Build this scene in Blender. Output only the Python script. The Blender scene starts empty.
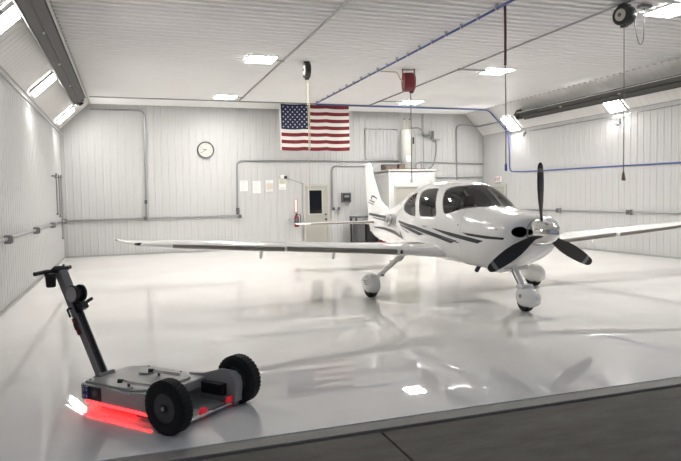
import bpy, bmesh, math, random
from mathutils import Vector, Matrix, Euler
from mathutils.geometry import tessellate_polygon
random.seed(7)
PI = math.pi
scene = bpy.context.scene
COL = scene.collection
DG = bpy.context.evaluated_depsgraph_get

# ------------------------------------------------------------------ room numbers (metres)
XL, XR, YB, YF = -1.98, 13.42, 21.56, 4.43
HE, HC, DL, DR = 4.085, 4.951, 0.93, 0.85
YS = 0.6            # nearest edge of apron that is modelled

# ------------------------------------------------------------------ materials
MATS = {}
def mat(name, col, rough=0.5, metal=0.0, noise=0.0, nscale=8.0, bump=0.0, bscale=40.0, coat=0.0, spec=None, emit=None, estr=0.0, col2=None, coords='Object'):
    if name in MATS: return MATS[name]
    m = bpy.data.materials.new(name); m.use_nodes = True
    nt = m.node_tree; b = nt.nodes['Principled BSDF']
    b.inputs['Base Color'].default_value = (*col, 1); b.inputs['Roughness'].default_value = rough; b.inputs['Metallic'].default_value = metal
    if coat: b.inputs['Coat Weight'].default_value = coat; b.inputs['Coat Roughness'].default_value = 0.04
    if spec is not None: b.inputs['Specular IOR Level'].default_value = spec
    if emit: b.inputs['Emission Color'].default_value = (*emit, 1); b.inputs['Emission Strength'].default_value = estr
    if noise or bump:
        tc = nt.nodes.new('ShaderNodeTexCoord')
    if noise:
        n = nt.nodes.new('ShaderNodeTexNoise'); n.inputs['Scale'].default_value = nscale; n.inputs['Detail'].default_value = 5
        r = nt.nodes.new('ShaderNodeMix'); r.data_type = 'RGBA'
        c2 = col2 or tuple(c*(1-noise) for c in col)
        r.inputs['A'].default_value = (*col, 1); r.inputs['B'].default_value = (*c2, 1)
        nt.links.new(tc.outputs[coords], n.inputs['Vector']); nt.links.new(n.outputs['Fac'], r.inputs['Factor']); nt.links.new(r.outputs['Result'], b.inputs['Base Color'])
    if bump:
        n2 = nt.nodes.new('ShaderNodeTexNoise'); n2.inputs['Scale'].default_value = bscale
        bp = nt.nodes.new('ShaderNodeBump'); bp.inputs['Strength'].default_value = bump; bp.inputs['Distance'].default_value = 0.01
        nt.links.new(tc.outputs[coords], n2.inputs['Vector']); nt.links.new(n2.outputs['Fac'], bp.inputs['Height']); nt.links.new(bp.outputs['Normal'], b.inputs['Normal'])
    MATS[name] = m
    return m

M = {}
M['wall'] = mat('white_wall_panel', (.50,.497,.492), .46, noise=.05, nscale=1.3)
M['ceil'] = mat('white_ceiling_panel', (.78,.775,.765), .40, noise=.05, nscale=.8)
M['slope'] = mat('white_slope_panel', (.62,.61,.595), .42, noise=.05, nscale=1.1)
M['trimgrey'] = mat('grey_trim_paint', (.36,.36,.36), .45, noise=.1)
M['trimwhite'] = mat('white_trim_paint', (.66,.66,.65), .4, noise=.05)
M['conduit'] = mat('galvanised_conduit', (.32,.325,.33), .38, metal=.6, noise=.2, nscale=5)
M['boxgrey'] = mat('grey_electrical_box', (.24,.245,.25), .45, noise=.12)
M['boxdark'] = mat('dark_grey_box', (.10,.10,.105), .45, noise=.12)
M['boxlight'] = mat('light_grey_box', (.42,.42,.42), .45, noise=.1)
M['blue'] = mat('blue_air_line', (.035,.08,.28), .4, noise=.2, nscale=20)
M['redhose'] = mat('red_rubber_hose', (.07,.012,.016), .45, noise=.3, nscale=30)
M['reelhose'] = mat('bright_red_hose', (.20,.018,.03), .45, noise=.3, nscale=30)
M['black'] = mat('black_plastic', (.012,.012,.013), .4, noise=.2, nscale=20)
M['blackmetal'] = mat('black_metal', (.02,.02,.022), .32, noise=.2, nscale=20)
M['rubber'] = mat('tire_rubber', (.007,.007,.007), .8, noise=.3, nscale=40, bump=.3, bscale=60)
M['heater'] = mat('dark_heater_reflector', (.022,.021,.02), .5, metal=.1, noise=.45, nscale=3, col2=(.05,.047,.044))
M['cream'] = mat('cream_door_paint', (.38,.37,.325), .45, noise=.06)
M['creamtrim'] = mat('cream_door_frame', (.48,.47,.43), .45, noise=.06)
M['nightglass'] = mat('dark_door_glass', (.006,.006,.007), .06, noise=.2)
M['closet'] = mat('white_closet_board', (.60,.60,.59), .5, noise=.04)
M['tank'] = mat('pale_enamel_tank', (.40,.40,.37), .3, noise=.06)
M['steel'] = mat('brushed_steel', (.42,.42,.42), .3, metal=.9, noise=.15, nscale=12)
M['chrome'] = mat('polished_chrome', (.80,.79,.77), .07, metal=1.0, noise=.04, nscale=6)
M['brown'] = mat('brown_cardboard', (.20,.14,.10), .8, noise=.25, nscale=6)
M['cord'] = mat('yellow_cord', (.50,.46,.32), .55, noise=.15, nscale=20)
M['greycord'] = mat('grey_cord', (.12,.11,.11), .5, noise=.15, nscale=20)
M['paper'] = mat('white_paper', (.80,.80,.78), .7, noise=.05)
M['paperink'] = mat('grey_print', (.42,.43,.44), .7, noise=.1)
M['paperpeach'] = mat('peach_print', (.62,.54,.46), .7, noise=.1)
M['papergold'] = mat('tan_print', (.60,.55,.40), .7, noise=.1)
M['red'] = mat('red_paint', (.20,.014,.014), .3, noise=.15)
M['redink'] = mat('red_print', (.45,.10,.09), .6, noise=.1)
M['sheet'] = mat('grey_metal_and_shade', (.44,.44,.44), .5, metal=.0, noise=.12, nscale=3)  # also the tone of the added shade sheet left of the tank
M['clockface'] = mat('clock_face', (.56,.55,.49), .5, noise=.04)
M['flagred'] = mat('flag_red_cloth', (.19,.014,.02), .85, noise=.15, nscale=9)
M['flagwhite'] = mat('flag_white_cloth', (.74,.71,.68), .85, noise=.06, nscale=9)
M['flagblue'] = mat('flag_blue_cloth', (.014,.02,.07), .85, noise=.15, nscale=9)
M['paint'] = mat('white_aircraft_paint', (.85,.842,.822), .16, noise=.03, nscale=2, coat=.6)
M['cabin'] = mat('dark_cabin_lining', (.05,.05,.052), .8, noise=.2)
M['seat'] = mat('grey_leather', (.30,.29,.27), .5, noise=.15)
M['seatdark'] = mat('dark_leather', (.02,.02,.022), .5, noise=.15)
M['navy'] = mat('navy_stripe_paint', (.010,.012,.020), .35, noise=.15)
M['silverstripe'] = mat('silver_stripe_paint', (.30,.31,.34), .25, metal=.3, noise=.1)
M['reg'] = mat('grey_registration_vinyl', (.018,.019,.022), .35, noise=.15)
M['tks'] = mat('titanium_leading_edge', (.24,.215,.19), .45, metal=.3, noise=.2, nscale=4)
M['blade'] = mat('black_blade_paint', (.014,.013,.013), .35, noise=.25, nscale=6)
M['bladetip'] = mat('grey_blade_band', (.22,.22,.22), .35, noise=.1)
M['gap'] = mat('panel_gap', (.10,.10,.10), .6, noise=.1)
M['tug'] = mat('grey_tug_paint', (.45,.44,.42), .42, metal=.15, noise=.12, nscale=4)
M['tugdark'] = mat('dark_grey_tug_metal', (.23,.23,.222), .42, metal=.2, noise=.15, nscale=6)
M['rim'] = mat('dark_wheel_rim', (.075,.075,.075), .42, metal=.4, noise=.2)
M['bluesocket'] = mat('blue_connector', (.015,.035,.19), .4, noise=.15)
M['led'] = mat('red_led_strip', (.8,.05,.05), .4, noise=.02, emit=(1,.014,.016), estr=2.6)
M['redglint'] = mat('red_glint_glow', (.25,.02,.025), .3, noise=.02, emit=(1,.03,.05), estr=.10)  # faint glow for the added discs that imitate red reflections
M['darkwood'] = mat('dark_bench_paint', (.055,.052,.05), .5, noise=.2)

def panel_light(name, strength, col=(1,.975,.94)):
    m = mat(name, (.9,.9,.88), .4, noise=.01, emit=col, estr=strength); return m
M['panel'] = panel_light('led_panel_diffuser', 40.0, (1,.98,.95))
M['wallpanel'] = panel_light('led_slope_diffuser', 19.0, (1,.972,.94))

def glass_mat(name, tint, rough=.02):
    m = bpy.data.materials.new(name); m.use_nodes = True; nt = m.node_tree; nt.nodes.clear()
    o = nt.nodes.new('ShaderNodeOutputMaterial'); mx = nt.nodes.new('ShaderNodeMixShader'); t = nt.nodes.new('ShaderNodeBsdfTransparent'); g = nt.nodes.new('ShaderNodeBsdfGlossy')
    f = nt.nodes.new('ShaderNodeFresnel'); f.inputs['IOR'].default_value = 1.5
    tc = nt.nodes.new('ShaderNodeTexCoord'); n = nt.nodes.new('ShaderNodeTexNoise'); n.inputs['Scale'].default_value = 3
    r = nt.nodes.new('ShaderNodeMix'); r.data_type = 'RGBA'; r.inputs['A'].default_value = (*tint, 1); r.inputs['B'].default_value = (*[c*.85 for c in tint], 1)
    nt.links.new(tc.outputs['Object'], n.inputs['Vector']); nt.links.new(n.outputs['Fac'], r.inputs['Factor']); nt.links.new(r.outputs['Result'], t.inputs['Color'])
    g.inputs['Roughness'].default_value = rough
    nt.links.new(f.outputs['Fac'], mx.inputs['Fac']); nt.links.new(t.outputs[0], mx.inputs[1]); nt.links.new(g.outputs[0], mx.inputs[2]); nt.links.new(mx.outputs[0], o.inputs[0])
    return m
M['windshield'] = glass_mat('tinted_windshield', (.50,.49,.48))
M['sideglass'] = glass_mat('tinted_side_window', (.42,.41,.40))

def floor_mat():
    m = bpy.data.materials.new('white_epoxy_floor'); m.use_nodes = True; nt = m.node_tree; b = nt.nodes['Principled BSDF']; L = nt.links.new
    tc = nt.nodes.new('ShaderNodeTexCoord')
    n = nt.nodes.new('ShaderNodeTexNoise'); n.inputs['Scale'].default_value = .55; n.inputs['Detail'].default_value = 6; n.inputs['Roughness'].default_value = .6
    L(tc.outputs['Object'], n.inputs['Vector'])
    cr = nt.nodes.new('ShaderNodeValToRGB'); cr.color_ramp.elements[0].position = .3; cr.color_ramp.elements[1].position = .7
    cr.color_ramp.elements[0].color = (.79,.762,.728,1); cr.color_ramp.elements[1].color = (.87,.845,.812,1)
    L(n.outputs['Fac'], cr.inputs['Fac']); L(cr.outputs['Color'], b.inputs['Base Color'])
    n2 = nt.nodes.new('ShaderNodeTexNoise'); n2.inputs['Scale'].default_value = 1.6; n2.inputs['Detail'].default_value = 4
    L(tc.outputs['Object'], n2.inputs['Vector'])
    mr = nt.nodes.new('ShaderNodeMapRange'); mr.inputs['To Min'].default_value = .006; mr.inputs['To Max'].default_value = .03
    L(n2.outputs['Fac'], mr.inputs['Value']); L(mr.outputs['Result'], b.inputs['Roughness'])
    n3 = nt.nodes.new('ShaderNodeTexNoise'); n3.inputs['Scale'].default_value = 2.2; n3.inputs['Detail'].default_value = 2
    L(tc.outputs['Object'], n3.inputs['Vector'])
    bp = nt.nodes.new('ShaderNodeBump'); bp.inputs['Strength'].default_value = .045; bp.inputs['Distance'].default_value = .01
    L(n3.outputs['Fac'], bp.inputs['Height']); L(bp.outputs['Normal'], b.inputs['Normal'])
    b.inputs['IOR'].default_value = 1.55
    return m
M['floor'] = floor_mat()
def concrete_mat(name, c1, c2, rough=.8):
    m = bpy.data.materials.new(name); m.use_nodes = True; nt = m.node_tree; b = nt.nodes['Principled BSDF']; L = nt.links.new
    tc = nt.nodes.new('ShaderNodeTexCoord')
    n = nt.nodes.new('ShaderNodeTexNoise'); n.inputs['Scale'].default_value = 1.8; n.inputs['Detail'].default_value = 9; n.inputs['Roughness'].default_value = .68
    mp = nt.nodes.new('ShaderNodeMapping'); mp.inputs['Scale'].default_value = (1,2.6,1); L(tc.outputs['Object'], mp.inputs['Vector']); L(mp.outputs['Vector'], n.inputs['Vector'])
    cr = nt.nodes.new('ShaderNodeValToRGB'); cr.color_ramp.elements[0].position = .32; cr.color_ramp.elements[1].position = .72
    cr.color_ramp.elements[0].color = (*c1,1); cr.color_ramp.elements[1].color = (*c2,1)
    L(n.outputs['Fac'], cr.inputs['Fac'])
    n2 = nt.nodes.new('ShaderNodeTexNoise'); n2.inputs['Scale'].default_value = 120; n2.inputs['Detail'].default_value = 3; L(tc.outputs['Object'], n2.inputs['Vector'])
    mx = nt.nodes.new('ShaderNodeMix'); mx.data_type = 'RGBA'; mx.blend_type = 'MULTIPLY'; mx.inputs['Factor'].default_value = .5
    L(cr.outputs['Color'], mx.inputs['A']); L(n2.outputs['Color'], mx.inputs['B']); 
    hs = nt.nodes.new('ShaderNodeHueSaturation'); hs.inputs['Saturation'].default_value = .0; L(n2.outputs['Color'], hs.inputs['Color']); L(hs.outputs['Color'], mx.inputs['B'])
    L(mx.outputs['Result'], b.inputs['Base Color']); b.inputs['Roughness'].default_value = rough
    bp = nt.nodes.new('ShaderNodeBump'); bp.inputs['Strength'].default_value = .25; bp.inputs['Distance'].default_value = .004
    L(n2.outputs['Fac'], bp.inputs['Height']); L(bp.outputs['Normal'], b.inputs['Normal'])
    return m
M['apron'] = concrete_mat('weathered_apron_concrete', (.082,.07,.055), (.165,.145,.115), .75)
M['sill'] = concrete_mat('grey_sill_concrete', (.26,.24,.21), (.36,.335,.30), .6)

# ------------------------------------------------------------------ mesh helpers
def link(name, me, m, parent=None, smooth=False, auto=None):
    if isinstance(m, (list, tuple)):
        for k in m: me.materials.append(k)
    elif m: me.materials.append(m)
    o = bpy.data.objects.new(name, me); COL.objects.link(o)
    if parent: o.parent = parent
    if smooth:
        for p in me.polygons: p.use_smooth = True
        if auto is not None: me.set_sharp_from_angle(angle=math.radians(auto))
    return o
def tomesh(bm, name):
    bmesh.ops.recalc_face_normals(bm, faces=bm.faces[:])
    me = bpy.data.meshes.new(name); bm.to_mesh(me); bm.free(); return me
class MB:
    def __init__(s): s.bm = bmesh.new(); s.mi = 0
    def _new(s, n0f):
        for f in s.bm.faces:
            if f.index == -1 or f not in n0f: pass
    def box(s, lo, hi, bevel=0, mi=0, mtx=None):
        bm = bmesh.new(); bmesh.ops.create_cube(bm, size=1)
        c = [(lo[i]+hi[i])/2 for i in range(3)]; d = [abs(hi[i]-lo[i]) for i in range(3)]
        for v in bm.verts: v.co = Vector((v.co[0]*d[0]+c[0], v.co[1]*d[1]+c[1], v.co[2]*d[2]+c[2]))
        if bevel: bmesh.ops.bevel(bm, geom=bm.edges[:], offset=bevel, segments=2, affect='EDGES', profile=.5)
        s.add(bm, mi, mtx); return s
    def add(s, bm, mi=0, mtx=None):
        vm = {}
        bm.normal_update()
        for v in bm.verts: vm[v] = s.bm.verts.new(mtx @ v.co if mtx else v.co)
        for f in bm.faces:
            try:
                nf = s.bm.faces.new([vm[v] for v in f.verts]); nf.material_index = mi
            except ValueError: pass
        bm.free()
    def rings(s, rings, closed=True, cap=True, mi=0):
        vr = [[s.bm.verts.new(p) for p in r] for r in rings]
        n = len(vr[0])
        for a, b in zip(vr[:-1], vr[1:]):
            for i in range(n if closed else n-1):
                j = (i+1) % n
                f = s.bm.faces.new((a[i], a[j], b[j], b[i])); f.material_index = mi
        if cap and closed:
            f = s.bm.faces.new(vr[0][::-1]); f.material_index = mi
            f = s.bm.faces.new(vr[-1]); f.material_index = mi
        return s
    def tube(s, pts, r, seg=10, mi=0, cap=True):
        pts = [Vector(p) for p in pts]; rr = r if isinstance(r, (list, tuple)) else [r]*len(pts)
        R = []; up = None
        for i, p in enumerate(pts):
            t = (pts[min(i+1, len(pts)-1)] - pts[max(i-1, 0)]).normalized()
            if up is None:
                up = Vector((0,0,1)) if abs(t.z) < .9 else Vector((1,0,0))
            a = t.cross(up).normalized(); up2 = a.cross(t).normalized(); up = up2
            R.append([p + (a*math.cos(2*PI*k/seg) + up2*math.sin(2*PI*k/seg))*rr[i] for k in range(seg)])
        return s.rings(R, True, cap, mi)
    def lathe(s, prof, origin, axis, seg=32, mi=0, closed=False):
        # prof: (radius, distance along axis)
        ax = Vector(axis).normalized(); a = ax.orthogonal().normalized(); b = ax.cross(a); o = Vector(origin)
        R = [[o + ax*h + (a*math.cos(2*PI*k/seg) + b*math.sin(2*PI*k/seg))*max(r, 1e-4) for k in range(seg)] for r, h in prof]
        if closed: R.append(R[0]); return s.rings(R, True, False, mi)
        return s.rings(R, True, True, mi)
    def prism(s, poly, f0, f1, mi=0):
        # poly list of 2-D points; f0,f1 map (p,q) -> 3-D
        a = [s.bm.verts.new(f0(*p)) for p in poly]; b = [s.bm.verts.new(f1(*p)) for p in poly]; n = len(poly)
        for i in range(n):
            f = s.bm.faces.new((a[i], a[(i+1) % n], b[(i+1) % n], b[i])); f.material_index = mi
        f = s.bm.faces.new(a[::-1]); f.material_index = mi
        f = s.bm.faces.new(b); f.material_index = mi
        return s
    def quad(s, pts, mi=0):
        f = s.bm.faces.new([s.bm.verts.new(p) for p in pts]); f.material_index = mi; return s
    def build(s, name, m, parent=None, smooth=False, auto=35, bevel=0, weld=True):
        if weld: bmesh.ops.remove_doubles(s.bm, verts=s.bm.verts[:], dist=1e-5)
        if bevel: bmesh.ops.bevel(s.bm, geom=[e for e in s.bm.edges if len(e.link_faces) == 2 and e.calc_face_angle(0) > .6], offset=bevel, segments=2, affect='EDGES', profile=.5)
        return link(name, tomesh(s.bm, name), m, parent, smooth, auto)
def arc(c, r, a0, a1, n, ax='xz'):
    return [(c[0]+r*math.cos(a0+(a1-a0)*i/n), c[1]+r*math.sin(a0+(a1-a0)*i/n)) for i in range(n+1)]
def smooth_path(pts, n=8):
    P = [Vector(p) for p in pts]; out = []
    for i in range(len(P)-1):
        p0 = P[max(i-1,0)]; p1 = P[i]; p2 = P[i+1]; p3 = P[min(i+2,len(P)-1)]
        for k in range(n):
            t = k/n; out.append(.5*((2*p1)+(p2-p0)*t+(2*p0-5*p1+4*p2-p3)*t*t+(3*p1-p0-3*p2+p3)*t**3))
    out.append(P[-1]); return out
def bend(pts, r=.12, n=5):
    # polyline with rounded corners
    P = [Vector(p) for p in pts]; out = [P[0]]
    for i in range(1, len(P)-1):
        a = (P[i-1]-P[i]); b = (P[i+1]-P[i]); q = min(r, a.length*.45, b.length*.45)
        A = P[i]+a.normalized()*q; B = P[i]+b.normalized()*q
        for k in range(n+1):
            t = k/n; out.append(A*(1-t)**2 + P[i]*2*t*(1-t) + B*t*t)
    out.append(P[-1]); return out
def empty(name, loc=(0,0,0), rz=0, parent=None):
    o = bpy.data.objects.new(name, None); COL.objects.link(o); o.location = loc; o.rotation_euler = (0,0,rz); o.empty_display_size = .1
    if parent: o.parent = parent
    return o
def tag(o, label, cat, group=None):
    o['label'] = label; o['category'] = cat
    if group: o['group'] = group
    return o
def struct(o, label=None):
    o['kind'] = 'structure'
    if label: o['label'] = label
    return o
def text_mesh(txt, size, name='text', extrude=0.0, shear=0.0, bold=0.0):
    cu = bpy.data.curves.new(name, 'FONT'); cu.body = txt; cu.size = size; cu.extrude = extrude; cu.shear = shear; cu.offset = bold
    cu.align_x = 'CENTER'; cu.align_y = 'CENTER'; cu.resolution_u = 3
    o = bpy.data.objects.new(name, cu); COL.objects.link(o)
    me = bpy.data.meshes.new_from_object(o.evaluated_get(DG())); 
    bpy.data.objects.remove(o); bpy.data.curves.remove(cu); return me
def copy_tree(o, parent=None):
    c = o.copy(); COL.objects.link(c); c.parent = parent
    for ch in [k for k in o.children]: copy_tree(ch, c)
    return c

# ------------------------------------------------------------------ camera
cam = bpy.data.cameras.new('camera'); co = bpy.data.objects.new('camera', cam); COL.objects.link(co); scene.camera = co
yaw, pitch, roll = .3291, -.0526, -.0194
f = Vector((math.sin(yaw)*math.cos(pitch), math.cos(yaw)*math.cos(pitch), math.sin(pitch))); r = Vector((math.cos(yaw), -math.sin(yaw), 0)); u = r.cross(f)
r2 = r*math.cos(roll)+u*math.sin(roll); u2 = -r*math.sin(roll)+u*math.cos(roll)
mw = Matrix(((r2.x,u2.x,-f.x,0),(r2.y,u2.y,-f.y,0),(r2.z,u2.z,-f.z,1.7477),(0,0,0,1)))
co.matrix_world = mw
cam.sensor_fit = 'HORIZONTAL'; cam.sensor_width = 36; cam.lens = 618.77/681*36; cam.clip_start = .05; cam.clip_end = 200
scene.view_settings.view_transform = 'Standard'; scene.view_settings.look = 'None'; scene.view_settings.gamma = 1; scene.view_settings.use_curve_mapping = False
scene.view_settings.exposure = 1.72

w = bpy.data.worlds.new('night'); scene.world = w; w.use_nodes = True
bg = w.node_tree.nodes['Background']; bg.inputs['Color'].default_value = (.55,.62,.75,1); bg.inputs['Strength'].default_value = .12

# ------------------------------------------------------------------ room shell
def rib_profile(a0, a1, pitch=.2286, depth=.009, w=.05, minor=.004):
    """(position, height) samples of a ribbed metal sheet between a0 and a1"""
    out = [(a0, 0.0)]; a = a0 + pitch/2
    while a + w < a1:
        out += [(a-w/2, 0), (a-w/4, depth), (a+w/4, depth), (a+w/2, 0)]
        if minor and a + pitch/2 + .02 < a1: out += [(a+pitch/2-.012, 0), (a+pitch/2, minor), (a+pitch/2+.012, 0)]
        a += pitch
    out.append((a1, 0.0)); return out
def ribbed(name, prof, fa, fb, m):
    b = MB(); b.rings([[fa(p,h) for p,h in prof], [fb(p,h) for p,h in prof]], closed=False)
    return struct(b.build(name, m))
def top_at(x):
    if x < XL+DL: return HE + (x-XL)/DL*(HC-HE)
    if x > XR-DR: return HE + (XR-x)/DR*(HC-HE)
    return HC
MB().box((XL-.2, YF, -.2), (XR+.2, YB+.2, 0)).build('floor', M['floor'])
struct(bpy.data.objects['floor'])
bx = MB(); bx.box((XL-.2, YF-.16, -.2), (XR+.2, YF-.002, -.006), bevel=.006); struct(bx.build('trim_1', M['sill']))
bx = MB()
for x0, x1 in ((-4.0,1.735),(1.75,6.2),(6.215,11.0),(11.015,16.0)): bx.box((x0, -3, -.3), (x1, YF-.185, -.02), bevel=.006)
bx.box((-4.0,-3,-.3),(16.0,YF-.16,-.05)); struct(bx.build('ground', M['apron']))
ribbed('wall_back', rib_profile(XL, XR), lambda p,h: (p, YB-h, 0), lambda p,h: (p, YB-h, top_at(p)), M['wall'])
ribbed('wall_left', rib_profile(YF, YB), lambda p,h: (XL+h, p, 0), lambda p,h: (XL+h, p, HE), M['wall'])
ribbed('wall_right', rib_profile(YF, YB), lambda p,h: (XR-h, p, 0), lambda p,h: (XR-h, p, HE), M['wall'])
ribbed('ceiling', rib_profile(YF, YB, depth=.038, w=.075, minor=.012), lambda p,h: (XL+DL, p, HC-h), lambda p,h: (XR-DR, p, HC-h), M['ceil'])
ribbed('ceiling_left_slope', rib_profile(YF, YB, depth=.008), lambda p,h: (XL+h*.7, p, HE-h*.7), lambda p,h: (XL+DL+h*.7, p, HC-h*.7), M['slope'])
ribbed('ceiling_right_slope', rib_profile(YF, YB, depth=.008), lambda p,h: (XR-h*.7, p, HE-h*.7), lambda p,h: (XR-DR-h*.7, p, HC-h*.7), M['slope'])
# door header and jambs of the open hangar door
# trims along the seams
def strip(name, p, q, wdt, m, off=(0,0,0)):
    b = MB(); b.tube([Vector(p)+Vector(off), Vector(q)+Vector(off)], wdt, 6); return struct(b.build(name, m))
strip('trim_2', (XL+.012,YF,HE), (XL+.012,YB,HE), .016, M['trimgrey'])
strip('trim_3', (XR-.012,YF,HE), (XR-.012,YB,HE), .016, M['trimgrey'])
strip('trim_4', (XL+DL,YF,HC-.01), (XL+DL,YB,HC-.01), .022, M['trimgrey'])
strip('trim_5', (XR-DR,YF,HC-.01), (XR-DR,YB,HC-.01), .022, M['trimgrey'])
strip('trim_6', (XL,YB-.012,HE), (XL+DL,YB-.012,HC), .018, M['trimgrey'])
strip('trim_7', (XR,YB-.012,HE), (XR-DR,YB-.012,HC), .018, M['trimgrey'])
strip('trim_8', (XL+DL,YB-.012,HC-.015), (XR-DR,YB-.012,HC-.015), .014, M['trimgrey'])
strip('trim_9', (XL+.01,YB-.01,0), (XL+.01,YB-.01,HE), .012, M['trimgrey'])
strip('trim_10', (XR-.01,YB-.01,0), (XR-.01,YB-.01,HE), .012, M['trimgrey'])
b = MB(); b.box((XL+.01,YB-.03,0),(XR-.01,YB-.016,.05)); struct(b.build('baseboard_back', M['trimgrey']))
b = MB(); b.box((XL+.016,YF,0),(XL+.03,YB-.03,.05)); struct(b.build('baseboard_left', M['trimgrey']))
b = MB(); b.box((XR-.03,YF,0),(XR-.016,YB-.03,.05)); struct(b.build('baseboard_right', M['trimgrey']))
# tall vertical cover strip on the back wall
b = MB(); b.box((10.765,YB-.04,2.4),(10.805,YB-.016,4.9),bevel=.004); struct(b.build('trim_11', M['trimgrey']))

# ------------------------------------------------------------------ doors
def door(name, x0, x1, h, mtx, window=None, frame_w=.07, mleaf=None, knob_x=None):
    t = empty(name); t.matrix_world = mtx
    b = MB(); b.box((x0-frame_w,-.05,0),(x0,.0,h+frame_w)).box((x1,-.05,0),(x1+frame_w,.0,h+frame_w)).box((x0,-.05,h),(x1,.0,h+frame_w)); b.build('door_frame', M['creamtrim'], t, bevel=.004)
    lf = MB(); lf.box((x0+.004,-.03,.012),(x1-.004,-.002,h-.004)); leaf = lf.build('door_leaf', mleaf or M['cream'], t, bevel=.003)
    if window:
        a,c,z0,z1 = window
        q = MB()
        for lo,hi in (((a-.05,-.045,z0-.05),(a,-.03,z1+.05)),((c,-.045,z0-.05),(c+.05,-.03,z1+.05)),((a,-.045,z0-.05),(c,-.03,z0)),((a,-.045,z1),(c,-.03,z1+.05))): q.box(lo,hi,bevel=.003)
        q.build('window_frame', M['creamtrim'], leaf)
        q = MB(); q.box((a,-.037,z0),(c,-.031,z1)); q.build('window_pane', M['nightglass'], leaf)
    if knob_x is not None:
        q = MB(); q.lathe([(.034,0),(.034,.012),(.014,.02),(.014,.05),(.03,.062),(.034,.08),(.02,.098),(0,.1)],(knob_x,-.03,.98),(0,-1,0),20); q.lathe([(.034,0),(.034,.018),(.02,.025),(0,.025)],(knob_x,-.03,1.16),(0,-1,0),20)
        q.build('door_handle', M['blackmetal'], leaf, smooth=True)
    t['kind'] = 'structure'; return t
door('door_1', 6.03, 6.86, 2.2, Matrix.Translation((0,YB-.018,0)), (6.18,6.65,1.2,2.04), knob_x=6.79)
door('door_2', 0, .83, 2.08, Matrix.Translation((XR-.018,20.83,0)) @ Matrix.Rotation(-PI/2,4,'Z'), None, knob_x=.75)
# utility closet in the back corner
YC = 20.2
b = MB()
b.box((8.75,YC,0),(8.95,YC+.1,2.70)).box((9.88,YC,0),(10.56,YC+.1,2.70)).box((8.95,YC,2.13),(9.88,YC+.1,2.70)); b.box((8.75,YC+.1,0),(8.85,YB-.02,2.70)); b.box((10.46,YC+.1,0),(10.56,YB-.02,2.70)); b.box((8.75,YC,2.62),(10.56,YB-.02,2.70))
struct(b.build('wall_closet', M['closet']))
b = MB(); b.box((8.71,YC-.02,2.66),(10.60,YC,2.72)).box((8.73,YC-.02,0),(8.78,YC,2.66)).box((8.71,YC-.02,2.66),(8.75,YB-.02,2.72)); struct(b.build('trim_12', M['trimwhite'], bevel=.004))
door('door_3', 9.0, 9.84, 2.08, Matrix.Translation((0,YC+.02,0)), None, frame_w=.05, knob_x=9.77)

# ------------------------------------------------------------------ lights
def ceiling_light(x, y, label):
    t = tag(empty('ceiling_light', (x, y, HC-.002)), label, 'light', 'square ceiling light panels')
    b = MB()
    for lo,hi in (((-.33,-.37,-.055),(-.30,.37,-.01)),((.30,-.37,-.055),(.33,.37,-.01)),((-.30,-.37,-.055),(.30,-.34,-.01)),((-.30,.34,-.055),(.30,.37,-.01))): b.box(lo,hi)
    b.build('frame', M['trimwhite'], t)
    b = MB(); b.box((-.30,-.34,-.05),(.30,.34,-.03)); b.build('diffuser', M['panel'], t)
    return t
ceiling_light(2.94, 13.95, 'lit square ceiling panel nearest the black reel with yellow cord')
ceiling_light(2.93, 19.25, 'lit ceiling panel near the back wall to the left of the flag')
ceiling_light(9.05, 13.85, 'lit ceiling panel to the right of the hanging dark red hose')
ceiling_light(9.10, 19.05, 'lit ceiling panel just behind and below the red hose reel')
ceiling_light(9.10, 8.50, 'lit ceiling panel in the top right corner beside the large black reel')
def slope_light(side, y, label):
    x0 = XL+.29 if side < 0 else XR-.24; z0 = HE+(.29*(HC-HE)/DL if side < 0 else .24*(HC-HE)/DR)
    t = tag(empty('sloped_light', (x0, y, z0)), label, 'light', 'bright panels on the sloped ceiling edges')
    ang = math.atan2(HC-HE, DL if side < 0 else DR)
    if side < 0: t.rotation_euler = (0, -ang, 0)      # local x runs up the slope
    else: t.rotation_euler = (0, ang, 0)
    b = MB()
    for lo,hi in (((-.33,-.33,-.075),(-.30,.33,-.015)),((.30,-.33,-.075),(.33,.33,-.015)),((-.30,-.33,-.075),(.30,-.30,-.015)),((-.30,.30,-.075),(.30,.33,-.015))): b.box(lo,hi)
    b.build('frame', M['trimwhite'], t)
    b = MB(); b.box((-.30,-.30,-.07),(.30,.30,-.045)); b.build('diffuser', M['wallpanel'], t)
    return t
slope_light(-1, 10.05, 'lit panel on the left slope, cut by the top left corner of the photo')
slope_light(-1, 14.9, 'lit panel on the left slope, middle of the three there')
slope_light(-1, 19.9, 'lit panel on the left slope nearest the back wall')
slope_light(1, 19.25, 'glaring panel on the right slope above the blue air line drop')
slope_light(1, 14.3, 'glaring panel on the right slope below the middle of the dark heater')

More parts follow.
